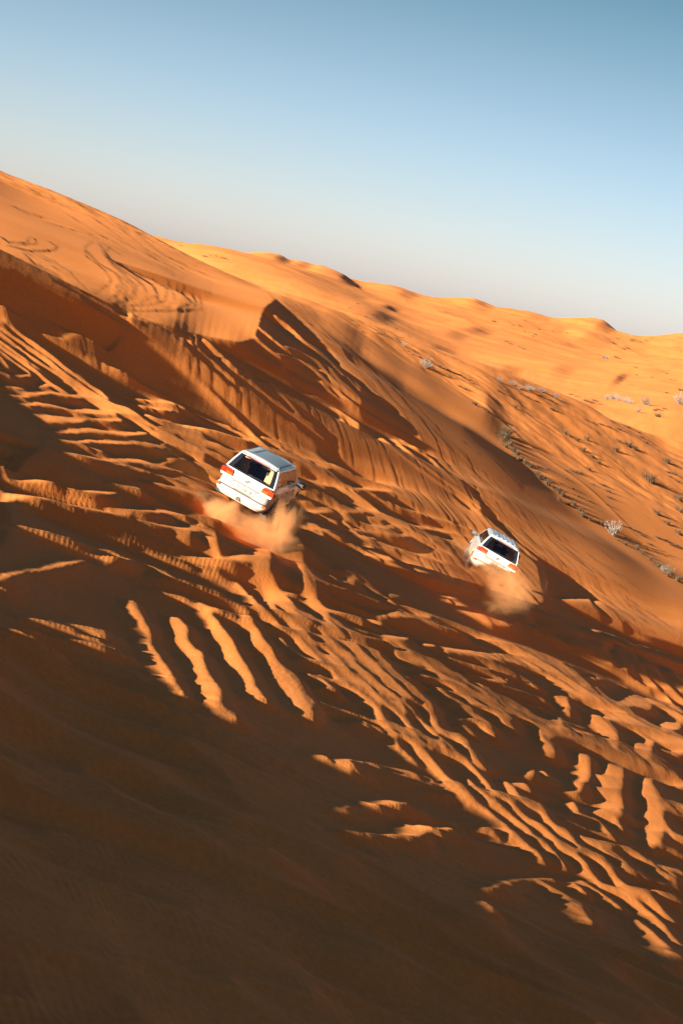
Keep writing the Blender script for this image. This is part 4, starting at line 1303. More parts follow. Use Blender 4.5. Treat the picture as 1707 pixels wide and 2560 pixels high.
GLYPH = {'1': [((0, .5), (.35, 1)), ((.35, 1), (.35, 0))],
         '9': [((.8, .55), (.1, .55)), ((.1, .55), (.1, 1)), ((.1, 1), (.8, 1)), ((.8, 1), (.8, 0)), ((.8, 0), (.1, 0))],
         '8': [((.1, 0), (.8, 0)), ((.8, 0), (.8, 1)), ((.8, 1), (.1, 1)), ((.1, 1), (.1, 0)), ((.1, .52), (.8, .52))],
         '6': [((.8, 1), (.1, 1)), ((.1, 1), (.1, 0)), ((.1, 0), (.8, 0)), ((.8, 0), (.8, .55)), ((.8, .55), (.1, .55))],
         '5': [((.8, 1), (.1, 1)), ((.1, 1), (.1, .55)), ((.1, .55), (.8, .55)), ((.8, .55), (.8, 0)), ((.8, 0), (.1, 0))],
         'D': [((.1, 0), (.1, 1)), ((.1, 1), (.6, .9)), ((.6, .9), (.8, .5)), ((.8, .5), (.6, .1)), ((.6, .1), (.1, 0))],
         'U': [((.1, 1), (.1, 0)), ((.1, 0), (.8, 0)), ((.8, 0), (.8, 1))],
         'B': [((.1, 0), (.1, 1)), ((.1, 1), (.75, .9)), ((.75, .9), (.1, .52)), ((.1, .52), (.8, .3)), ((.8, .3), (.1, 0))],
         'A': [((.0, 0), (.45, 1)), ((.45, 1), (.9, 0)), ((.2, .4), (.7, .4))],
         'I': [((.4, 0), (.4, 1))],
         'V': [((.0, 1), (.45, 0)), ((.45, 0), (.9, 1))],
         'X': [((.05, 1), (.85, 0)), ((.05, 0), (.85, 1))],
         'R': [((.1, 0), (.1, 1)), ((.1, 1), (.8, .85)), ((.8, .85), (.1, .5)), ((.1, .5), (.85, 0))]}


def text_strokes(s, x0, z0, w, h, y, th, gap=0.35):
    parts = []
    for k, ch in enumerate(s):
        for (a, b) in GLYPH.get(ch, []):
            p = Vector((x0 + (k * (1 + gap) + a[0]) * w, z0 + a[1] * h)); q = Vector((x0 + (k * (1 + gap) + b[0]) * w, z0 + b[1] * h))
            d = (q - p).normalized() if (q - p).length > 0 else Vector((1, 0)); n_ = Vector((-d.y, d.x)) * th / 2
            p = p - d * th / 2; q = q + d * th / 2
            parts.append(prism([(p + n_)[:], (q + n_)[:], (q - n_)[:], (p - n_)[:]], y - 0.002, y))
    return join(parts)


def make_car(label, plate_square=False, rack=False):
    root = thing('off_road_car', label, 'car', group='white off road cars climbing the dune')
    # hull -------------------------------------------------------------
    zs = [0.34, 0.38, 0.44, 0.52, 0.62, 0.74, 0.86, 0.98, 1.06, 1.12, 1.17, 1.21, 1.24]
    n = 96
    V = []; F = []
    for z in zs:
        V += loop_at(z, n)
    for k in range(len(zs) - 1):
        for i in range(n):
            F.append((k * n + i, k * n + (i + 1) % n, (k + 1) * n + (i + 1) % n, (k + 1) * n + i))
    F.append(tuple(range(n - 1, -1, -1)))
    top = [(len(zs) - 1) * n + i for i in range(n)]
    F.append(tuple(top))
    hull = mesh_obj('body', V, F, M_PAINT, root)
    # wheel arches cut out of the hull, and the load space hollowed out from above
    cutters = []
    for y in (-1.43, 1.42):
        cv, cf = cyl((0, y, 0.42), (1, 0, 0), 0.50, 3.0, 32)
        cutters.append(mesh_obj('cut', cv, cf, M_BLACK))
    cv, cf = box(0, -0.75, 1.15, 1.66, 3.0, 1.0)
    cutters.append(mesh_obj('cut', cv, cf, M_BLACK))
    for c in cutters:
        md = hull.modifiers.new('cut', 'BOOLEAN'); md.operation = 'DIFFERENCE'; md.object = c; md.solver = 'EXACT'
    dg = bpy.context.evaluated_depsgraph_get()
    me2 = bpy.data.meshes.new_from_object(hull.evaluated_get(dg))
    hull.modifiers.clear(); hull.data = me2
    me2.materials.clear(); me2.materials.append(M_PAINT)
    for p in me2.polygons:
        p.material_index = 0
        p.use_smooth = True
    me2.set_sharp_from_angle(angle=math.radians(32))
    for c in cutters:
        bpy.data.objects.remove(c)
    # upper body -------------------------------------------------------
    paint = []
    yb = [-2.33, -2.12, -1.98, -1.40, -1.32, -0.36, -0.27, 0.70, 0.86, 1.08]
    vb = [0.0, 0.07, 0.45, 0.80, 0.90, 1.0]

    def sidey(y, v):
        lo = -2.33 + 0.33 * v; hi = 1.08 - 0.75 * v
        return lo + (y + 2.33) / 3.41 * (hi - lo)
    for side in (-1, 1):
        P = [greenhouse_point(side, sidey(y, v), v) for y in yb for v in vb]

        def cls(i, j):
            if 1 <= j <= 2:
                if i in (2,): return 'g0'
                if i == 4: return 'g1'
                if i == 6 or i == 7: return 'g2'
                if i in (3, 5): return 'b%d' % i
            return 'p'
        sp_ = split_grid(P, len(yb), len(vb), cls)
        paint.append(sp_['p'])
        for g in ('g0', 'g1', 'g2'):
            w_ = mesh_obj('side_window', *sp_[g], M_GLASS_S, root)
        for g in ('b3', 'b5'):
            mesh_obj('pillar_trim', *sp_[g], M_BLACK, root)
    # rear frame and window
    us = [-1, -0.935, -0.76, -0.4, 0, 0.4, 0.76, 0.935, 1]
    vr = [0.0, 0.03, 0.11, 0.5, 0.84, 0.90, 1.0]

    def rearp(u, v):
        hw = 0.905 - 0.205 * v ** 1.25
        return (u * hw, -2.33 + 0.33 * v - 0.045 * (1 - u * u), 1.235 + 0.60 * v)
    P = [rearp(u, v) for u in us for v in vr]

    def clr(i, j):
        if 0 < i < 7 and 1 <= j <= 4:
            if i in (1, 6) or j in (1, 4):
                return 'k'
            return 'g'
        return 'p'
    sr_ = split_grid(P, len(us), len(vr), clr)
    paint.append(sr_['p'])
    rw = mesh_obj('rear_window', *sr_['g'], M_GLASS_R, root)
    mesh_obj('window_border', *sr_['k'], M_BLACKG, rw)
    # roof, crowned
    ys = np.linspace(-2.0, 0.33, 9); xs = np.linspace(-1, 1, 9)
    RV = [(x * 0.70, float(y), 1.835 + 0.055 * (1 - x * x) * (1 - ((y + 0.8) / 1.35) ** 4 * 0.6)) for y in ys for x in xs]
    paint.append((RV, grid_faces(9, 9)))
    # windscreen frame, bonnet
    upper = mesh_obj('upper_body', *join(paint), M_PAINT, root, smooth=True)
    upper.data.set_sharp_from_angle(angle=math.radians(40))
    sol = upper.modifiers.new('thick', 'SOLIDIFY'); sol.thickness = 0.035; sol.offset = -1
    WS = [(-0.83, 1.04, 1.235), (0.83, 1.04, 1.235), (0.66, 0.33, 1.835), (-0.66, 0.33, 1.835)]
    mesh_obj('windscreen', WS, [(0, 1, 2, 3)], M_GLASS_S, root)
    mesh_obj('bonnet', *box(0, 1.62, 1.12, 1.66, 1.15, 0.10), M_PAINT, root, bevel=0.04)
    # spoiler with the high brake lamp
    spl = mesh_obj('roof_spoiler', [(-0.68, -1.96, 1.845), (0.68, -1.96, 1.845), (0.64, -2.13, 1.815), (-0.64, -2.13, 1.815),
                                   (-0.68, -1.96, 1.80), (0.68, -1.96, 1.80), (0.64, -2.12, 1.785), (-0.64, -2.12, 1.785)],
                   [(0, 1, 2, 3), (7, 6, 5, 4), (0, 4, 5, 1), (1, 5, 6, 2), (2, 6, 7, 3), (3, 7, 4, 0)], M_PAINT, root, bevel=0.008)
    mesh_obj('high_brake_lamp', *box(0, -2.128, 1.800, 0.80, 0.02, 0.022), M_RED, spl)
    # rails and ribs on the roof
    for s in (-1, 1):
        mesh_obj('roof_rail', *tube([(s * 0.60, -1.85, 1.875), (s * 0.60, -1.75, 1.915), (s * 0.60, 0.0, 1.92), (s * 0.60, 0.12, 1.88)], 0.014, 8), M_CHROME, root, smooth=True)
    if rack:
        for k in range(5):
            mesh_obj('roof_rib', *box(-0.44 + k * 0.22, -0.85, 1.892, 0.07, 1.8, 0.022), M_PAINT, root, bevel=0.006)
    # bumper -----------------------------------------------------------
    bz = [0.40, 0.44, 0.50, 0.535, 0.56, 0.60, 0.66]
    BV, BF = [], []
    nb = 0
    grow = [0.015, 0.045, 0.06, 0.06, 0.055, 0.035, 0.004]
    for z, g in zip(bz, grow):
        L_ = [p for p in loop_at(z, 160, grow=g) if p[1] < -1.96]
        L_.sort(key=lambda p: math.atan2(p[0], -(p[1] + 1.0)))
        nb = len(L_) if nb == 0 else min(nb, len(L_))
        BV.append(L_)
    BV = [r_[:nb] for r_ in BV]
    flat = [p for r_ in BV for p in r_]
    for k in range(len(bz) - 1):
        for i in range(nb - 1):
            BF.append((k * nb + i, k * nb + i + 1, (k + 1) * nb + i + 1, (k + 1) * nb + i))
    bump = mesh_obj('rear_bumper', flat, BF, M_PAINT, root, smooth=True)
    mesh_obj('bumper_groove', *box(0, -2.437, 0.660, 1.66, 0.03, 0.05), M_SEAM, bump)
    for s in (-1, 1):
        mesh_obj('bumper_reflector', *box(s * 0.86, -2.452, 0.615, 0.13, 0.03, 0.075), M_AMBER, bump, bevel=0.006)
    mesh_obj('tow_hook_cover', *cyl((-0.02, -2.474, 0.465), (0, 1, 0), 0.075, 0.02, 14), M_SEAM, bump)
    # tail lamps -------------------------------------------------------
    for s in (-1, 1):
        outer = [(0.53, 1.01), (0.55, 1.15), (0.60, 1.215), (0.76, 1.215), (0.955, 1.19), (0.975, 1.06), (0.955, 1.01)]
        v, f = prism([(s * a, b) for a, b in outer], -2.452, -2.32)
        lamp = mesh_obj('tail_lamp', v, f, M_RED, root, bevel=0.012)
        v, f = prism([(s * a, b) for a, b in [(0.54, 0.945), (0.535, 1.008), (0.955, 1.008), (0.93, 0.945)]], -2.449, -2.34)
        mesh_obj('reversing_lamp', v, f, M_CLEAR, lamp, bevel=0.008)
        v, f = prism([(s * a, b) for a, b in [(0.545, 1.02), (0.56, 1.10), (0.78, 1.12), (0.78, 1.02)]], -2.458, -2.445)
        mesh_obj('turn_signal', v, f, M_AMBER, lamp, bevel=0.004)
        v, f = box(s * 0.975, -2.28, 1.10, 0.03, 0.20, 0.13)
        mesh_obj('side_lens', v, f, M_RED, lamp, bevel=0.008)
    # tailgate ---------------------------------------------------------
    gate = mesh_obj('tailgate_handle_bar', *box(0, -2.418, 0.955, 1.17, 0.03, 0.03), M_CHROME, root, bevel=0.006)
    mesh_obj('tailgate_gap', *box(0, -2.411, 0.920, 1.40, 0.02, 0.022), M_SEAM, root)
    rec = [((-0.42, 0.915), (-0.40, 0.78)), ((-0.40, 0.78), (-0.33, 0.70)), ((-0.33, 0.70), (0.33, 0.70)), ((0.33, 0.70), (0.40, 0.78)), ((0.40, 0.78), (0.42, 0.915))]
    parts = []
    for a, b in rec:
        p, q = Vector(a), Vector(b); d = (q - p).normalized(); n_ = Vector((-d.y, d.x)) * 0.012
        parts.append(prism([(p + n_)[:], (q + n_)[:], (q - n_)[:], (p - n_)[:]], -2.418, -2.40))
    mesh_obj('plate_recess_edge', *join(parts), M_SEAM, root)
    pw, ph = (0.30, 0.17) if plate_square else (0.52, 0.12)
    fr_ = mesh_obj('number_plate', *box(0, -2.428, 0.80, pw + 0.02, 0.015, ph + 0.02), M_INK, root)
    mesh_obj('plate_face', *box(0, -2.437, 0.80, pw, 0.008, ph), M_PLATE, fr_)
    if plate_square:
        lt_ = mesh_obj('plate_lettering', *join([text_strokes('96816', -0.115, 0.745, 0.034, 0.055, -2.4415, 0.008), text_strokes('I', -0.02, 0.83, 0.03, 0.035, -2.4415, 0.007)]), M_INK, fr_)
    else:
        lt_ = mesh_obj('plate_lettering', *join([text_strokes('11980', -0.06, 0.765, 0.034, 0.07, -2.4415, 0.009), text_strokes('DUBAI', -0.245, 0.825, 0.014, 0.022, -2.4415, 0.004),
                                          text_strokes('I', -0.20, 0.765, 0.03, 0.04, -2.4415, 0.012)]), M_INK, fr_)
    lt_['kind'] = 'stuff'
    # emblem: three ellipses
    ep = []
    for (cx, cz, rx, rz) in ((0, 1.085, 0.078, 0.052), (0, 1.085, 0.026, 0.050), (0, 1.103, 0.055, 0.022)):
        pts = [(cx + rx * math.cos(2 * PI * i / 24), -2.414, cz + rz * math.sin(2 * PI * i / 24)) for i in range(25)]
        ep.append(tube(pts, 0.011, 5))
    mesh_obj('maker_emblem', *join(ep), M_CHROME, root, smooth=True)['kind'] = 'stuff'
    mesh_obj('model_lettering', *text_strokes('VXR', 0.55, 0.83, 0.035, 0.03, -2.411, 0.006), M_CHROME, root)['kind'] = 'stuff'
    mesh_obj('model_lettering', *text_strokes('VX', -0.82, 0.86, 0.035, 0.02, -2.411, 0.005), M_CHROME, root)['kind'] = 'stuff'
    # wiper
    mesh_obj('rear_wiper', *tube([(0.02, -2.372, 1.30), (-0.1, -2.368, 1.315), (0.42, -2.36, 1.33)], 0.008, 5), M_BLACK, root)
    # doors: seams and handles on the flanks
    for s in (-1, 1):
        for y in (-1.02, -0.32, 0.78):
            mesh_obj('door_seam', *box(s * 0.976, y, 0.92, 0.006, 0.010, 0.52), M_SEAM, root)
        for y in (-0.55, 0.42):
            mesh_obj('door_handle', *box(s * 0.987, y, 1.06, 0.025, 0.16, 0.028), M_CHROME, root, bevel=0.006)
        mesh_obj('sill_step', *box(s * 0.93, -0.02, 0.36, 0.16, 1.75, 0.05), M_BLACK, root, bevel=0.01)
        mir = mesh_obj('door_mirror', *box(s * 1.10, 0.80, 1.27, 0.22, 0.13, 0.20), M_BLACK, root, bevel=0.03)
        mesh_obj('mirror_arm', *box(s * 0.97, 0.80, 1.21, 0.14, 0.06, 0.05), M_BLACK, mir)
        mesh_obj('mirror_glass', *box(s * 1.105, 0.732, 1.275, 0.17, 0.006, 0.15), M_CHROME, mir)
    # wheels -----------------------------------------------------------
    for s in (-1, 1):
        for y in (-1.43, 1.42):
            prof = [(0.23, -0.13), (0.34, -0.135), (0.385, -0.12), (0.40, -0.09), (0.40, 0.09), (0.385, 0.12), (0.34, 0.135), (0.23, 0.13)]
            wv, wf = [], []
            m_ = 30
            for i in range(m_):
                th = 2 * PI * i / m_
                for r_, x_ in prof:
                    wv.append((s * 0.84 + x_, y + r_ * math.cos(th), 0.40 + r_ * math.sin(th)))
            q = len(prof)
            for i in range(m_):
                for k in range(q):
                    wf.append((i * q + k, ((i + 1) % m_) * q + k, ((i + 1) % m_) * q + (k + 1) % q, i * q + (k + 1) % q))
            wh = mesh_obj('wheel', wv, wf, M_TYRE, root, smooth=True)
            rp = [cyl((s * 0.93, y, 0.40), (1, 0, 0), 0.245, 0.05, 28), cyl((s * 0.96, y, 0.40), (1, 0, 0), 0.06, 0.05, 12)]
            for k in range(6):
                a = 2 * PI * k / 6
                d = Vector((0, math.cos(a), math.sin(a)))
                c = Vector((s * 0.965, y, 0.40)) + d * 0.14
                t = Vector((0, -math.sin(a), math.cos(a))) * 0.025
                x = Vector((0.012, 0, 0))
                cs = [c + d * 0.1 * e1 + t * e2 + x * e3 for e1 in (-1, 1) for e2 in (-1, 1) for e3 in (-1, 1)]
                rp.append(([tuple(c_) for c_ in cs], [(0, 1, 3, 2), (4, 6, 7, 5), (0, 4, 5, 1), (2, 3, 7, 6), (0, 2, 6, 4), (1, 5, 7, 3)]))
            mesh_obj('rim', *join(rp), M_RIM, wh)
    # underside and cabin ----------------------------------------------
    mesh_obj('chassis', *box(0, 0, 0.42, 1.1, 4.2, 0.14), M_BLACK, root)
    for y in (-1.43, 1.42):
        mesh_obj('axle', *cyl((0, y, 0.40), (1, 0, 0), 0.06, 1.6, 10), M_BLACK, root)
    mesh_obj('cabin_floor', *box(0, -0.7, 0.70, 1.60, 2.9, 0.04), M_DARKIN, root)
    mesh_obj('dashboard', *box(0, 0.86, 1.14, 1.55, 0.30, 0.20), M_DARKIN, root, bevel=0.03)
    for s in (-1, 1):
        mesh_obj('inner_trim', *box(s * 0.80, -1.72, 1.22, 0.04, 0.85, 0.30), M_TAN, root, bevel=0.015)
        mesh_obj('inner_pillar', *tube([(s * 0.72, -2.22, 1.28), (s * 0.69, -2.12, 1.5), (s * 0.60, -1.99, 1.70), (s * 0.3, -1.97, 1.735), (0, -1.97, 1.74)], 0.022, 6), M_TAN, root, smooth=True)
    for (x, y, w_, kind) in ((-0.38, 0.10, 0.50, 'f'), (0.38, 0.10, 0.50, 'f'), (-0.45, -0.75, 0.42, 'm'), (0.0, -0.75, 0.40, 'm'), (0.45, -0.75, 0.42, 'm'), (-0.50, -1.60, 0.36, 'r'), (0.50, -1.60, 0.36, 'r')):
        zb = 1.13 if kind != 'r' else 1.24
        st = mesh_obj('seat', *box(x, y, zb, w_, 0.14, 0.55 if kind != 'r' else 0.42), M_DARKIN if kind != 'r' else M_TAN, root, bevel=0.04)
        mesh_obj('headrest', *box(x, y - 0.02, zb + (0.40 if kind != 'r' else 0.30), 0.25, 0.10, 0.20), M_TAN, st, bevel=0.035)
    mesh_obj('steering_wheel', *tube([(-0.38 + 0.18 * math.cos(a), 0.62, 1.22 + 0.18 * math.sin(a)) for a in np.linspace(0, 2 * PI, 17)], 0.015, 5), M_DARKIN, root)
    return root


def place_car(root, px, py, r, yaw, pitch, roll, scale=1.0):
    """stands the car so that the middle of its tail shows at a photo pixel, r metres away"""
    az, t = pix_ray(px, py)
    Rm_ = Matrix.Rotation(-yaw, 4, 'Z') @ Matrix.Rotation(pitch, 4, 'X') @ Matrix.Rotation(roll, 4, 'Y')
    tail = Rm_ @ (Vector((0, -2.42, 0.95)) * scale)
    p = Vector((r * math.sin(az), r * math.cos(az), float(t) * r)) - tail
    root.matrix_world = Matrix.Translation(p) @ Rm_ @ Matrix.Scale(scale, 4)
    return p


car_near = make_car('larger nearer white off road car with a long number plate, throwing up sand')
P_NEAR = place_car(car_near, 614, 1214, 64.0, math.radians(10.5), math.radians(1.0), math.radians(16.0))
car_far = make_car('smaller farther white off road car with a squarish plate and ribbed roof', True, True)
P_FAR = place_car(car_far, 1238, 1404, 79.5, math.radians(0.5), math.radians(1.0), math.radians(18.0), 0.93)


# ---------------------------------------------------------------- dust thrown up by the wheels
def dust_mat(name, col, dens, seed, thr, ns):
    m, nt, b, out = new_mat(name)
    nt.nodes.remove(b)
    L = nt.links.new
    pv = node(nt, 'ShaderNodeVolumePrincipled')
    pv.inputs['Color'].default_value = (*col, 1)
    pv.inputs['Anisotropy'].default_value = 0.1
    tc = node(nt, 'ShaderNodeTexCoord')
    mp = node(nt, 'ShaderNodeMapping'); mp.inputs['Location'].default_value = (seed, seed * 0.7, 0)
    mp.inputs['Scale'].default_value = (1.0, 1.0, 0.6)
    L(tc.outputs['Object'], mp.inputs['Vector'])
    nz = node(nt, 'ShaderNodeTexNoise'); nz.inputs['Scale'].default_value = ns; nz.inputs['Detail'].default_value = 5
    nz.inputs['Roughness'].default_value = 0.68; nz.inputs['Distortion'].default_value = 1.2
    L(mp.outputs[0], nz.inputs['Vector'])
    ln = node(nt, 'ShaderNodeVectorMath', operation='LENGTH'); L(tc.outputs['Object'], ln.inputs[0])
    fall = node(nt, 'ShaderNodeMath', operation='SUBTRACT'); fall.inputs[0].default_value = 1.0; L(ln.outputs['Value'], fall.inputs[1])
    a = node(nt, 'ShaderNodeMath', operation='MULTIPLY'); L(fall.outputs[0], a.inputs[0]); a.inputs[1].default_value = 0.55
    s_ = node(nt, 'ShaderNodeMath', operation='ADD'); L(a.outputs[0], s_.inputs[0]); L(nz.outputs['Fac'], s_.inputs[1])
    t = node(nt, 'ShaderNodeMath', operation='SUBTRACT'); L(s_.outputs[0], t.inputs[0]); t.inputs[1].default_value = thr
    c = node(nt, 'ShaderNodeMath', operation='MULTIPLY'); c.use_clamp = False; L(t.outputs[0], c.inputs[0]); c.inputs[1].default_value = dens
    e = node(nt, 'ShaderNodeMath', operation='MAXIMUM'); L(c.outputs[0], e.inputs[0]); e.inputs[1].default_value = 0.0
    edge = node(nt, 'ShaderNodeMath', operation='MULTIPLY'); edge.use_clamp = True; L(fall.outputs[0], edge.inputs[0]); edge.inputs[1].default_value = 5.0
    g = node(nt, 'ShaderNodeMath', operation='MULTIPLY'); L(e.outputs[0], g.inputs[0]); L(edge.outputs[0], g.inputs[1])
    L(g.outputs[0], pv.inputs['Density'])
    L(pv.outputs[0], out.inputs['Volume'])
    return m


def dust(label, px, py, r, sx, sy, sz, lean, dens, seed, thr=0.66, col=(0.92, 0.47, 0.20), ns=1.5):
    az, t = pix_ray(px, py)
    bm = bmesh.new()
    bmesh.ops.create_icosphere(bm, subdivisions=3, radius=1.0)
    me = bpy.data.meshes.new('dust_cloud'); bm.to_mesh(me); bm.free()
    me.materials.append(dust_mat('dust', col, dens, seed, thr, ns))
    o = bpy.data.objects.new('dust_cloud', me); COL.objects.link(o)
    o.location = (r * math.sin(az), r * math.cos(az), float(t) * r)
    o.scale = (sx, sy, sz)
    o.rotation_euler = (0, math.radians(lean), 0)
    tag(o, label, 'dust cloud', 'dust thrown up by the two cars', 'stuff')
    return o


dust('dense orange dust column behind the right rear wheel of the nearer car', 706, 1312, 60.5, 1.15, 1.1, 1.75, 4, 15, 1.0, .80)
dust('low orange dust puff behind the left rear wheel of the nearer car', 548, 1272, 60.3, 1.6, 1.0, 1.05, 16, 13, 3.0, .78)
dust('thin veil of dust under the tail of the nearer car', 640, 1318, 60.0, 2.1, 0.8, 0.8, 14, 4.5, 5.0, .68)
dust('pale dust column behind the right rear wheel of the farther car', 1290, 1455, 75.5, 1.9, 1.0, 1.6, 5, 6.5, 9.0, .82)
dust('broad thin dust veil behind the tail of the farther car', 1205, 1448, 75.5, 2.9, 0.9, 1.3, 16, 4.5, 11.0, .66)
# ---------------------------------------------------------------- desert scrub
def leaf_mat(name, c1, c2):
    m, nt, b, out = new_mat(name)
    L = nt.links.new
    oi = node(nt, 'ShaderNodeObjectInfo'); g = node(nt, 'ShaderNodeNewGeometry')
    n = node(nt, 'ShaderNodeTexNoise'); n.inputs['Scale'].default_value = 6.0
    L(g.outputs['Position'], n.inputs['Vector'])
    mx = node(nt, 'ShaderNodeMix', data_type='RGBA'); mx.inputs['A'].default_value = (*c1, 1); mx.inputs['B'].default_value = (*c2, 1)
    ad = node(nt, 'ShaderNodeMath', operation='ADD'); L(n.outputs['Fac'], ad.inputs[0]); L(oi.outputs['Random'], ad.inputs[1])
    hf = node(nt, 'ShaderNodeMath', operation='MULTIPLY'); L(ad.outputs[0], hf.inputs[0]); hf.inputs[1].default_value = 0.55
    L(hf.outputs[0], mx.inputs[0]); L(mx.outputs['Result'], b.inputs['Base Color'])
    b.inputs['Roughness'].default_value = 0.9
    return m


M_TUFT = leaf_mat('dry_grass', (0.030, 0.019, 0.007), (0.085, 0.040, 0.013))
M_DEAD = leaf_mat('dead_brush', (0.04, 0.022, 0.010), (0.10, 0.05, 0.02))
M_PALE = leaf_mat('pale_twigs', (0.09, 0.068, 0.055), (0.16, 0.125, 0.105))


def blade_mesh(name, n, spread, height, mat, seed, width=0.012, droop=0.5):
    rg = random.Random(seed); V, F = [], []
    for k in range(n):
        a = rg.uniform(0, 2 * PI); r0 = spread * 0.35 * math.sqrt(rg.random())
        bx, by = r0 * math.cos(a), r0 * math.sin(a)
        a2 = a + rg.uniform(-0.6, 0.6); h = height * rg.uniform(0.5, 1.0); o = spread * rg.uniform(0.2, 0.9)
        w = width * rg.uniform(0.7, 1.4)
        tx, ty = -math.sin(a2) * w, math.cos(a2) * w
        i0 = len(V)
        for s in (0.0, 0.45, 0.8, 1.0):
            x = bx + math.cos(a2) * o * s ** 1.6; y = by + math.sin(a2) * o * s ** 1.6
            z = h * (s - droop * 0.4 * s * s) - 0.03
            ww = 1 - s * 0.85
            V += [(x + tx * ww, y + ty * ww, z), (x - tx * ww, y - ty * ww, z)]
        for q in range(3):
            F.append((i0 + 2 * q, i0 + 2 * q + 1, i0 + 2 * q + 3, i0 + 2 * q + 2))
    me = bpy.data.meshes.new(name); me.from_pydata(V, [], F); me.materials.append(mat)
    return me


def twig_mesh(name, seed, spread, height, mat, stems=46):
    """a rounded, leafless bush: bent stems from one foot, each with short side twigs"""
    rg = random.Random(seed); V, F = [], []

    def sliver(p, q, w):
        d = (q - p).normalized(); t = d.orthogonal().normalized(); b = d.cross(t); i0 = len(V)
        for c, k in ((p, 1.0), (q, 0.5)):
            for th in (0, 2.1, 4.2):
                V.append(tuple(c + (t * math.cos(th) + b * math.sin(th)) * w * k))
        for k in range(3):
            F.append((i0 + k, i0 + (k + 1) % 3, i0 + 3 + (k + 1) % 3, i0 + 3 + k))
    for _ in range(stems):
        a = rg.uniform(0, 2 * PI); lean = math.sqrt(rg.random()) * 1.15
        d = Vector((math.cos(a) * math.sin(lean), math.sin(a) * math.sin(lean), math.cos(lean)))
        ln = height * rg.uniform(0.6, 1.0) * (1 - 0.15 * lean)
        p = Vector((rg.uniform(-.08, .08), rg.uniform(-.08, .08), -0.05))
        for s in range(4):
            d2 = (d + Vector((rg.uniform(-1, 1), rg.uniform(-1, 1), rg.uniform(-.4, 1))) * 0.25).normalized()
            q = p + d2 * ln / 4
            sliver(p, q, 0.012 * (1 - s * 0.18))
            for _k in range(3 if s > 0 else 0):
                e = (d2 + Vector((rg.uniform(-1, 1), rg.uniform(-1, 1), rg.uniform(-.6, 1)))).normalized()
                sliver(q, q + e * ln * rg.uniform(0.10, 0.22), 0.010)
            p = q
    me = bpy.data.meshes.new(name); me.from_pydata(V, [], F); me.materials.append(mat)
    return me


TUFTS = [blade_mesh('grass_tuft', 90, 0.55, 0.6, M_TUFT, s, 0.016) for s in (1, 2, 3)]
DEADS = [blade_mesh('dead_brush', 70, 0.8, 0.38, M_DEAD, s, 0.020, 0.9) for s in (4, 5, 6)]
PALES = [twig_mesh('pale_shrub', s, 0.8, 0.9, M_PALE) for s in (7, 8, 9)]

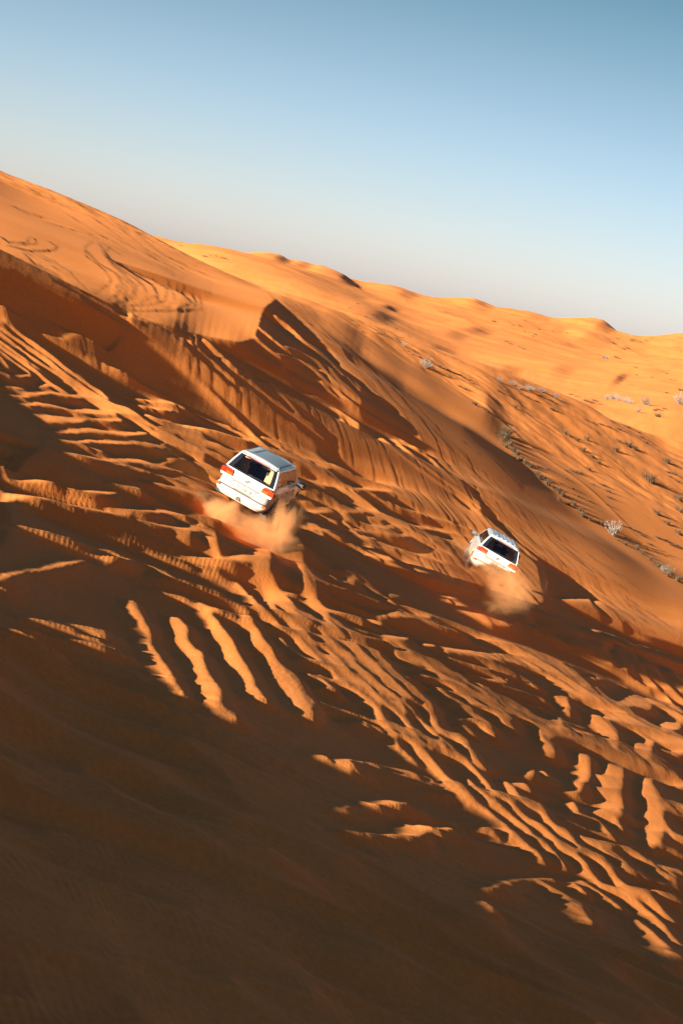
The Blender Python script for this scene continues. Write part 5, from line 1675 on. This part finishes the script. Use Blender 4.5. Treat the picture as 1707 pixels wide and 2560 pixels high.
# pixel, kind, size in pixels
SHRUBS = {
    'gully': ('dry dark shrub in the ragged line along the gully behind the grooved dune face', 'shrubs along the gully', 'T', [
        (1250, 1092, 20), (1256, 1103, 18), (1266, 1098, 20), (1272, 1113, 18), (1262, 1118, 15), (1280, 1128, 18), (1290, 1138, 18), (1284, 1146, 14), (1300, 1152, 16),
        (1312, 1160, 18), (1322, 1168, 18), (1338, 1186, 20), (1346, 1196, 20), (1357, 1197, 14), (1366, 1212, 20), (1380, 1220, 14), (1392, 1232, 18), (1404, 1240, 18),
        (1396, 1252, 14), (1418, 1262, 16), (1432, 1262, 18), (1446, 1278, 18), (1452, 1290, 18), (1470, 1300, 14), (1500, 1312, 16), (1560, 1362, 14), (1590, 1372, 16),
        (1602, 1384, 16), (1622, 1400, 14), (1640, 1418, 18), (1665, 1440, 16), (1690, 1452, 18)]),
    'brush': ('low dead brown brush among others on the rough slope right of the gully', 'dead brush on the right slope', 'D', [
        (1345, 1168, 16), (1365, 1172, 16), (1432, 1180, 18), (1447, 1182, 16), (1412, 1196, 12), (1480, 1212, 12), (1505, 1214, 18), (1515, 1228, 16), (1520, 1244, 14),
        (1470, 1176, 10), (1412, 1176, 12), (1400, 1210, 12), (1430, 1222, 12), (1440, 1240, 12), (1470, 1252, 10), (1515, 1262, 10), (1550, 1312, 12), (1570, 1320, 14),
        (1590, 1330, 14), (1600, 1338, 12), (1640, 1345, 14), (1660, 1352, 16), (1675, 1362, 14), (1695, 1368, 14), (1560, 1345, 10), (1620, 1360, 12), (1540, 1350, 12),
        (1500, 1060, 14), (1520, 1070, 12), (1545, 1075, 14), (1565, 1068, 16), (1590, 1082, 14), (1600, 1095, 14), (1612, 1108, 14), (1480, 1054, 12), (1462, 1050, 10),
        (1668, 1180, 14), (1684, 1186, 14), (1690, 1204, 14), (1672, 1192, 10)]),
    'tufts': ('small dark grass tuft standing apart on the right orange slope', 'single tufts on the right slope', 'T', [
        (1410, 1086, 14), (1422, 1092, 10), (1440, 1103, 14), (1465, 1101, 14), (1455, 1126, 14), (1478, 1142, 14), (1494, 1158, 14), (1470, 1176, 12), (1538, 1125, 18),
        (1568, 1115, 20), (1582, 1122, 16), (1546, 1103, 12), (1664, 1156, 18), (1640, 1286, 18), (1692, 1250, 20), (1698, 1280, 20), (1666, 1310, 16), (1692, 1334, 16),
        (1286, 1022, 12), (1378, 1024, 12), (1185, 1012, 14), (1216, 1030, 12), (1642, 1044, 14), (1212, 1026, 10)]),
    'band': ('low brown brush in the scrubby band below the pale shrubs', 'brush below the pale shrubs', 'D', [
        (1462, 1010, 14), (1474, 1012, 14), (1485, 1008, 14), (1440, 1000, 12), (1425, 992, 12), (1500, 1014, 12), (1645, 1028, 14), (1660, 1026, 14), (1635, 1030, 12),
        (1300, 984, 10), (1315, 992, 12), (1340, 1002, 10), (1375, 1002, 12), (1400, 1004, 10), (1245, 978, 10), (1270, 988, 10), (1122, 928, 12), (1112, 925, 14), (1134, 934, 12),
        (1146, 938, 12), (1158, 946, 10), (1170, 950, 12), (1095, 918, 12), (1080, 912, 10), (1060, 902, 10), (1045, 895, 10), (1030, 888, 8), (1148, 968, 12), (1160, 974, 12),
        (1020, 880, 8), (1180, 958, 10), (1350, 990, 10), (1665, 988, 12), (1702, 984, 16)]),
    'far': ('tiny dark scrub speck on the far sunlit dunes', 'far scrub', 'D', [
        (1233, 806, 9), (1265, 857, 9), (1275, 862, 9), (1284, 867, 8), (1296, 874, 8), (1306, 880, 8), (1336, 843, 8), (1330, 846, 6), (1528, 864, 11), (1534, 868, 9), (1556, 878, 10),
        (1566, 878, 8), (1487, 888, 8), (1495, 893, 8), (1537, 896, 9), (1545, 902, 8), (1555, 896, 9), (1572, 897, 9), (1560, 915, 8), (1541, 852, 8), (1580, 855, 9), (1590, 853, 8),
        (1600, 855, 7), (1612, 856, 7), (1576, 861, 7), (1611, 930, 10), (1680, 951, 12), (1690, 955, 9), (1655, 938, 9), (1665, 942, 8), (1640, 935, 8), (1585, 932, 8), (1590, 940, 7),
        (1702, 938, 8), (1688, 932, 6), (1628, 945, 7), (892, 772, 7), (914, 798, 7), (960, 782, 7), (872, 775, 6), (935, 765, 6), (942, 834, 9), (950, 836, 8), (958, 834, 7), (992, 845, 8),
        (996, 852, 8), (966, 813, 7), (930, 795, 6), (895, 813, 6), (880, 800, 6), (905, 830, 6), (990, 830, 7), (1258, 811, 6), (1270, 814, 6), (1280, 818, 7), (1296, 822, 6),
        (1310, 834, 6), (1320, 838, 6), (1345, 828, 6), (1352, 825, 5), (1380, 836, 5), (1400, 838, 5), (1415, 839, 5), (1425, 840, 5), (1290, 799, 5), (1310, 808, 5),
        (509, 645, 9), (516, 646, 7), (527, 640, 7), (540, 643, 7), (556, 647, 9), (563, 649, 9), (453, 623, 6), (448, 622, 5), (1003, 843, 7)]),
}
PALE_SPOTS = [(1247, 953, 15), (1278, 961, 15), (1297, 972, 13), (1319, 979, 15), (1332, 976, 10), (1351, 979, 16), (1384, 994, 14), (1516, 1003, 17), (1530, 1001, 20), (1542, 1004, 17),
              (1562, 1010, 17), (1572, 1012, 13), (1611, 1016, 22), (1593, 1032, 16), (1508, 901, 12), (1514, 904, 10), (1009, 868, 12), (1700, 1012, 34)]


PALE_LABELS = ['pale shrub at the left end of the row across the scrubby band', 'second pale shrub from the left end of the scrubby row',
               'small pale shrub third from the left end of the row', 'pale shrub at the left of the close pair in mid row',
               'tiny pale shrub wedged in the middle of the close pair', 'pale shrub at the right of the close pair in mid row',
               'lone pale shrub right of the close pair, before the wide gap', 'left part of the large pale clump past the wide gap',
               'tallest middle part of the large pale clump past the wide gap', 'right part of the large pale clump past the wide gap',
               'pale shrub just right of the large clump, nearly touching it', 'small pale shrub second right of the large clump',
               'big rounded pale shrub standing between the clump and the right edge', 'pale shrub just below and left of the big rounded one',
               'pale shrub on the slope high above the row, left of its twin', 'smaller twin of the pale shrub high above the row',
               'pale shrub alone on the bare slope left of the row', 'largest pale shrub, cut by the right edge of the photo']
TUFT_LABELS = {(1410, 1086): 'dark tuft at the left end of the upper chain on the right slope', (1422, 1092): 'tiny tuft touching the leftmost one of the upper chain',
               (1440, 1103): 'dark tuft midway in the upper chain of the right slope', (1465, 1101): 'dark tuft right of the upper chain, alone on bare sand',
               (1455, 1126): 'dark tuft where the upper chain turns downhill', (1478, 1142): 'dark tuft below the turn of the upper chain',
               (1494, 1158): 'dark tuft at the lower end of the upper chain', (1470, 1176): 'small tuft down slope of the upper chain, half hidden in grooves',
               (1538, 1125): 'olive tuft left of the pair high on the right slope', (1568, 1115): 'larger olive tuft of the pair high on the right slope',
               (1582, 1122): 'smaller olive tuft of the pair high on the right slope', (1546, 1103): 'small tuft just above the olive pair',
               (1664, 1156): 'dark tuft near the right edge, above the large round tuft', (1640, 1286): 'dark tuft below the large round tuft, toward the scrub line',
               (1692, 1250): 'upper of two bushy tufts at the right edge of the photo', (1698, 1280): 'lower of two bushy tufts at the right edge of the photo',
               (1666, 1310): 'ragged tuft below left of the two right edge tufts', (1692, 1334): 'lowest tuft at the right edge above the brush',
               (1286, 1022): 'small tuft on bare sand just under the pale shrub row', (1378, 1024): 'small tuft alone below the gap in the pale shrub row',
               (1185, 1012): 'dark tuft right beside the grooved dune contour', (1216, 1030): 'tuft a step down slope of the one beside the dune contour',
               (1642, 1044): 'dark tuft under the big rounded pale shrub', (1212, 1026): 'tiny tuft touching the one below the dune contour'}


def plant(me, px, py, size, label, cat, group, squash=1.0):
    h_ = hit(px, py, 105.0)
    if h_ is None:
        return None
    x, y, z = h_
    r = math.hypot(x, y)
    s = 1.35 * size / FPX * r * squash
    o = bpy.data.objects.new(me.name.split('.')[0], me); COL.objects.link(o)
    o.location = (x, y, float(z + fine_z(np.array([x]), np.array([y]))[0]))
    o.rotation_euler = (0, 0, random.uniform(0, 2 * PI))
    o.scale = (s * random.uniform(0.85, 1.2), s * random.uniform(0.85, 1.2), s * random.uniform(0.85, 1.15))
    tag(o, label, cat, group)
    return o


for key, (label, group, kind, spots) in SHRUBS.items():
    for (px, py, size) in spots:
        pool = TUFTS if kind == 'T' else DEADS
        lb = TUFT_LABELS.get((px, py), label) if kind == 'T' else label
        plant(random.choice(pool), px, py, size, lb, 'grass tuft' if kind == 'T' else 'brush', group, 1.35 if kind == 'T' else 1.2)
for (px, py, size), lb in zip(PALE_SPOTS, PALE_LABELS):
    plant(random.choice(PALES), px, py, size, lb, 'shrub', 'pale shrubs in a row', 0.9)
# the ones that stand out
plant(TUFTS[0], 1262, 1088, 34, 'tallest dark bush at the top of the gully, throwing a long shadow', 'bush', None, 1.3)
plant(TUFTS[1], 1622, 1206, 36, 'large round olive grass tuft alone on the bare right slope', 'grass tuft', None, 1.3)
plant(PALES[0], 1530, 1338, 42, 'tall pale twiggy shrub at the lower gully, above a dark shadow', 'shrub', None, 0.9)
plant(PALES[1], 1662, 1432, 26, 'pale twiggy shrub at the bottom end of the gully scrub', 'shrub', None, 0.9)
plant(PALES[2], 1063, 920, 26, 'spindly pale shrub on the skyline of the grooved dune face', 'shrub', None, 0.9)
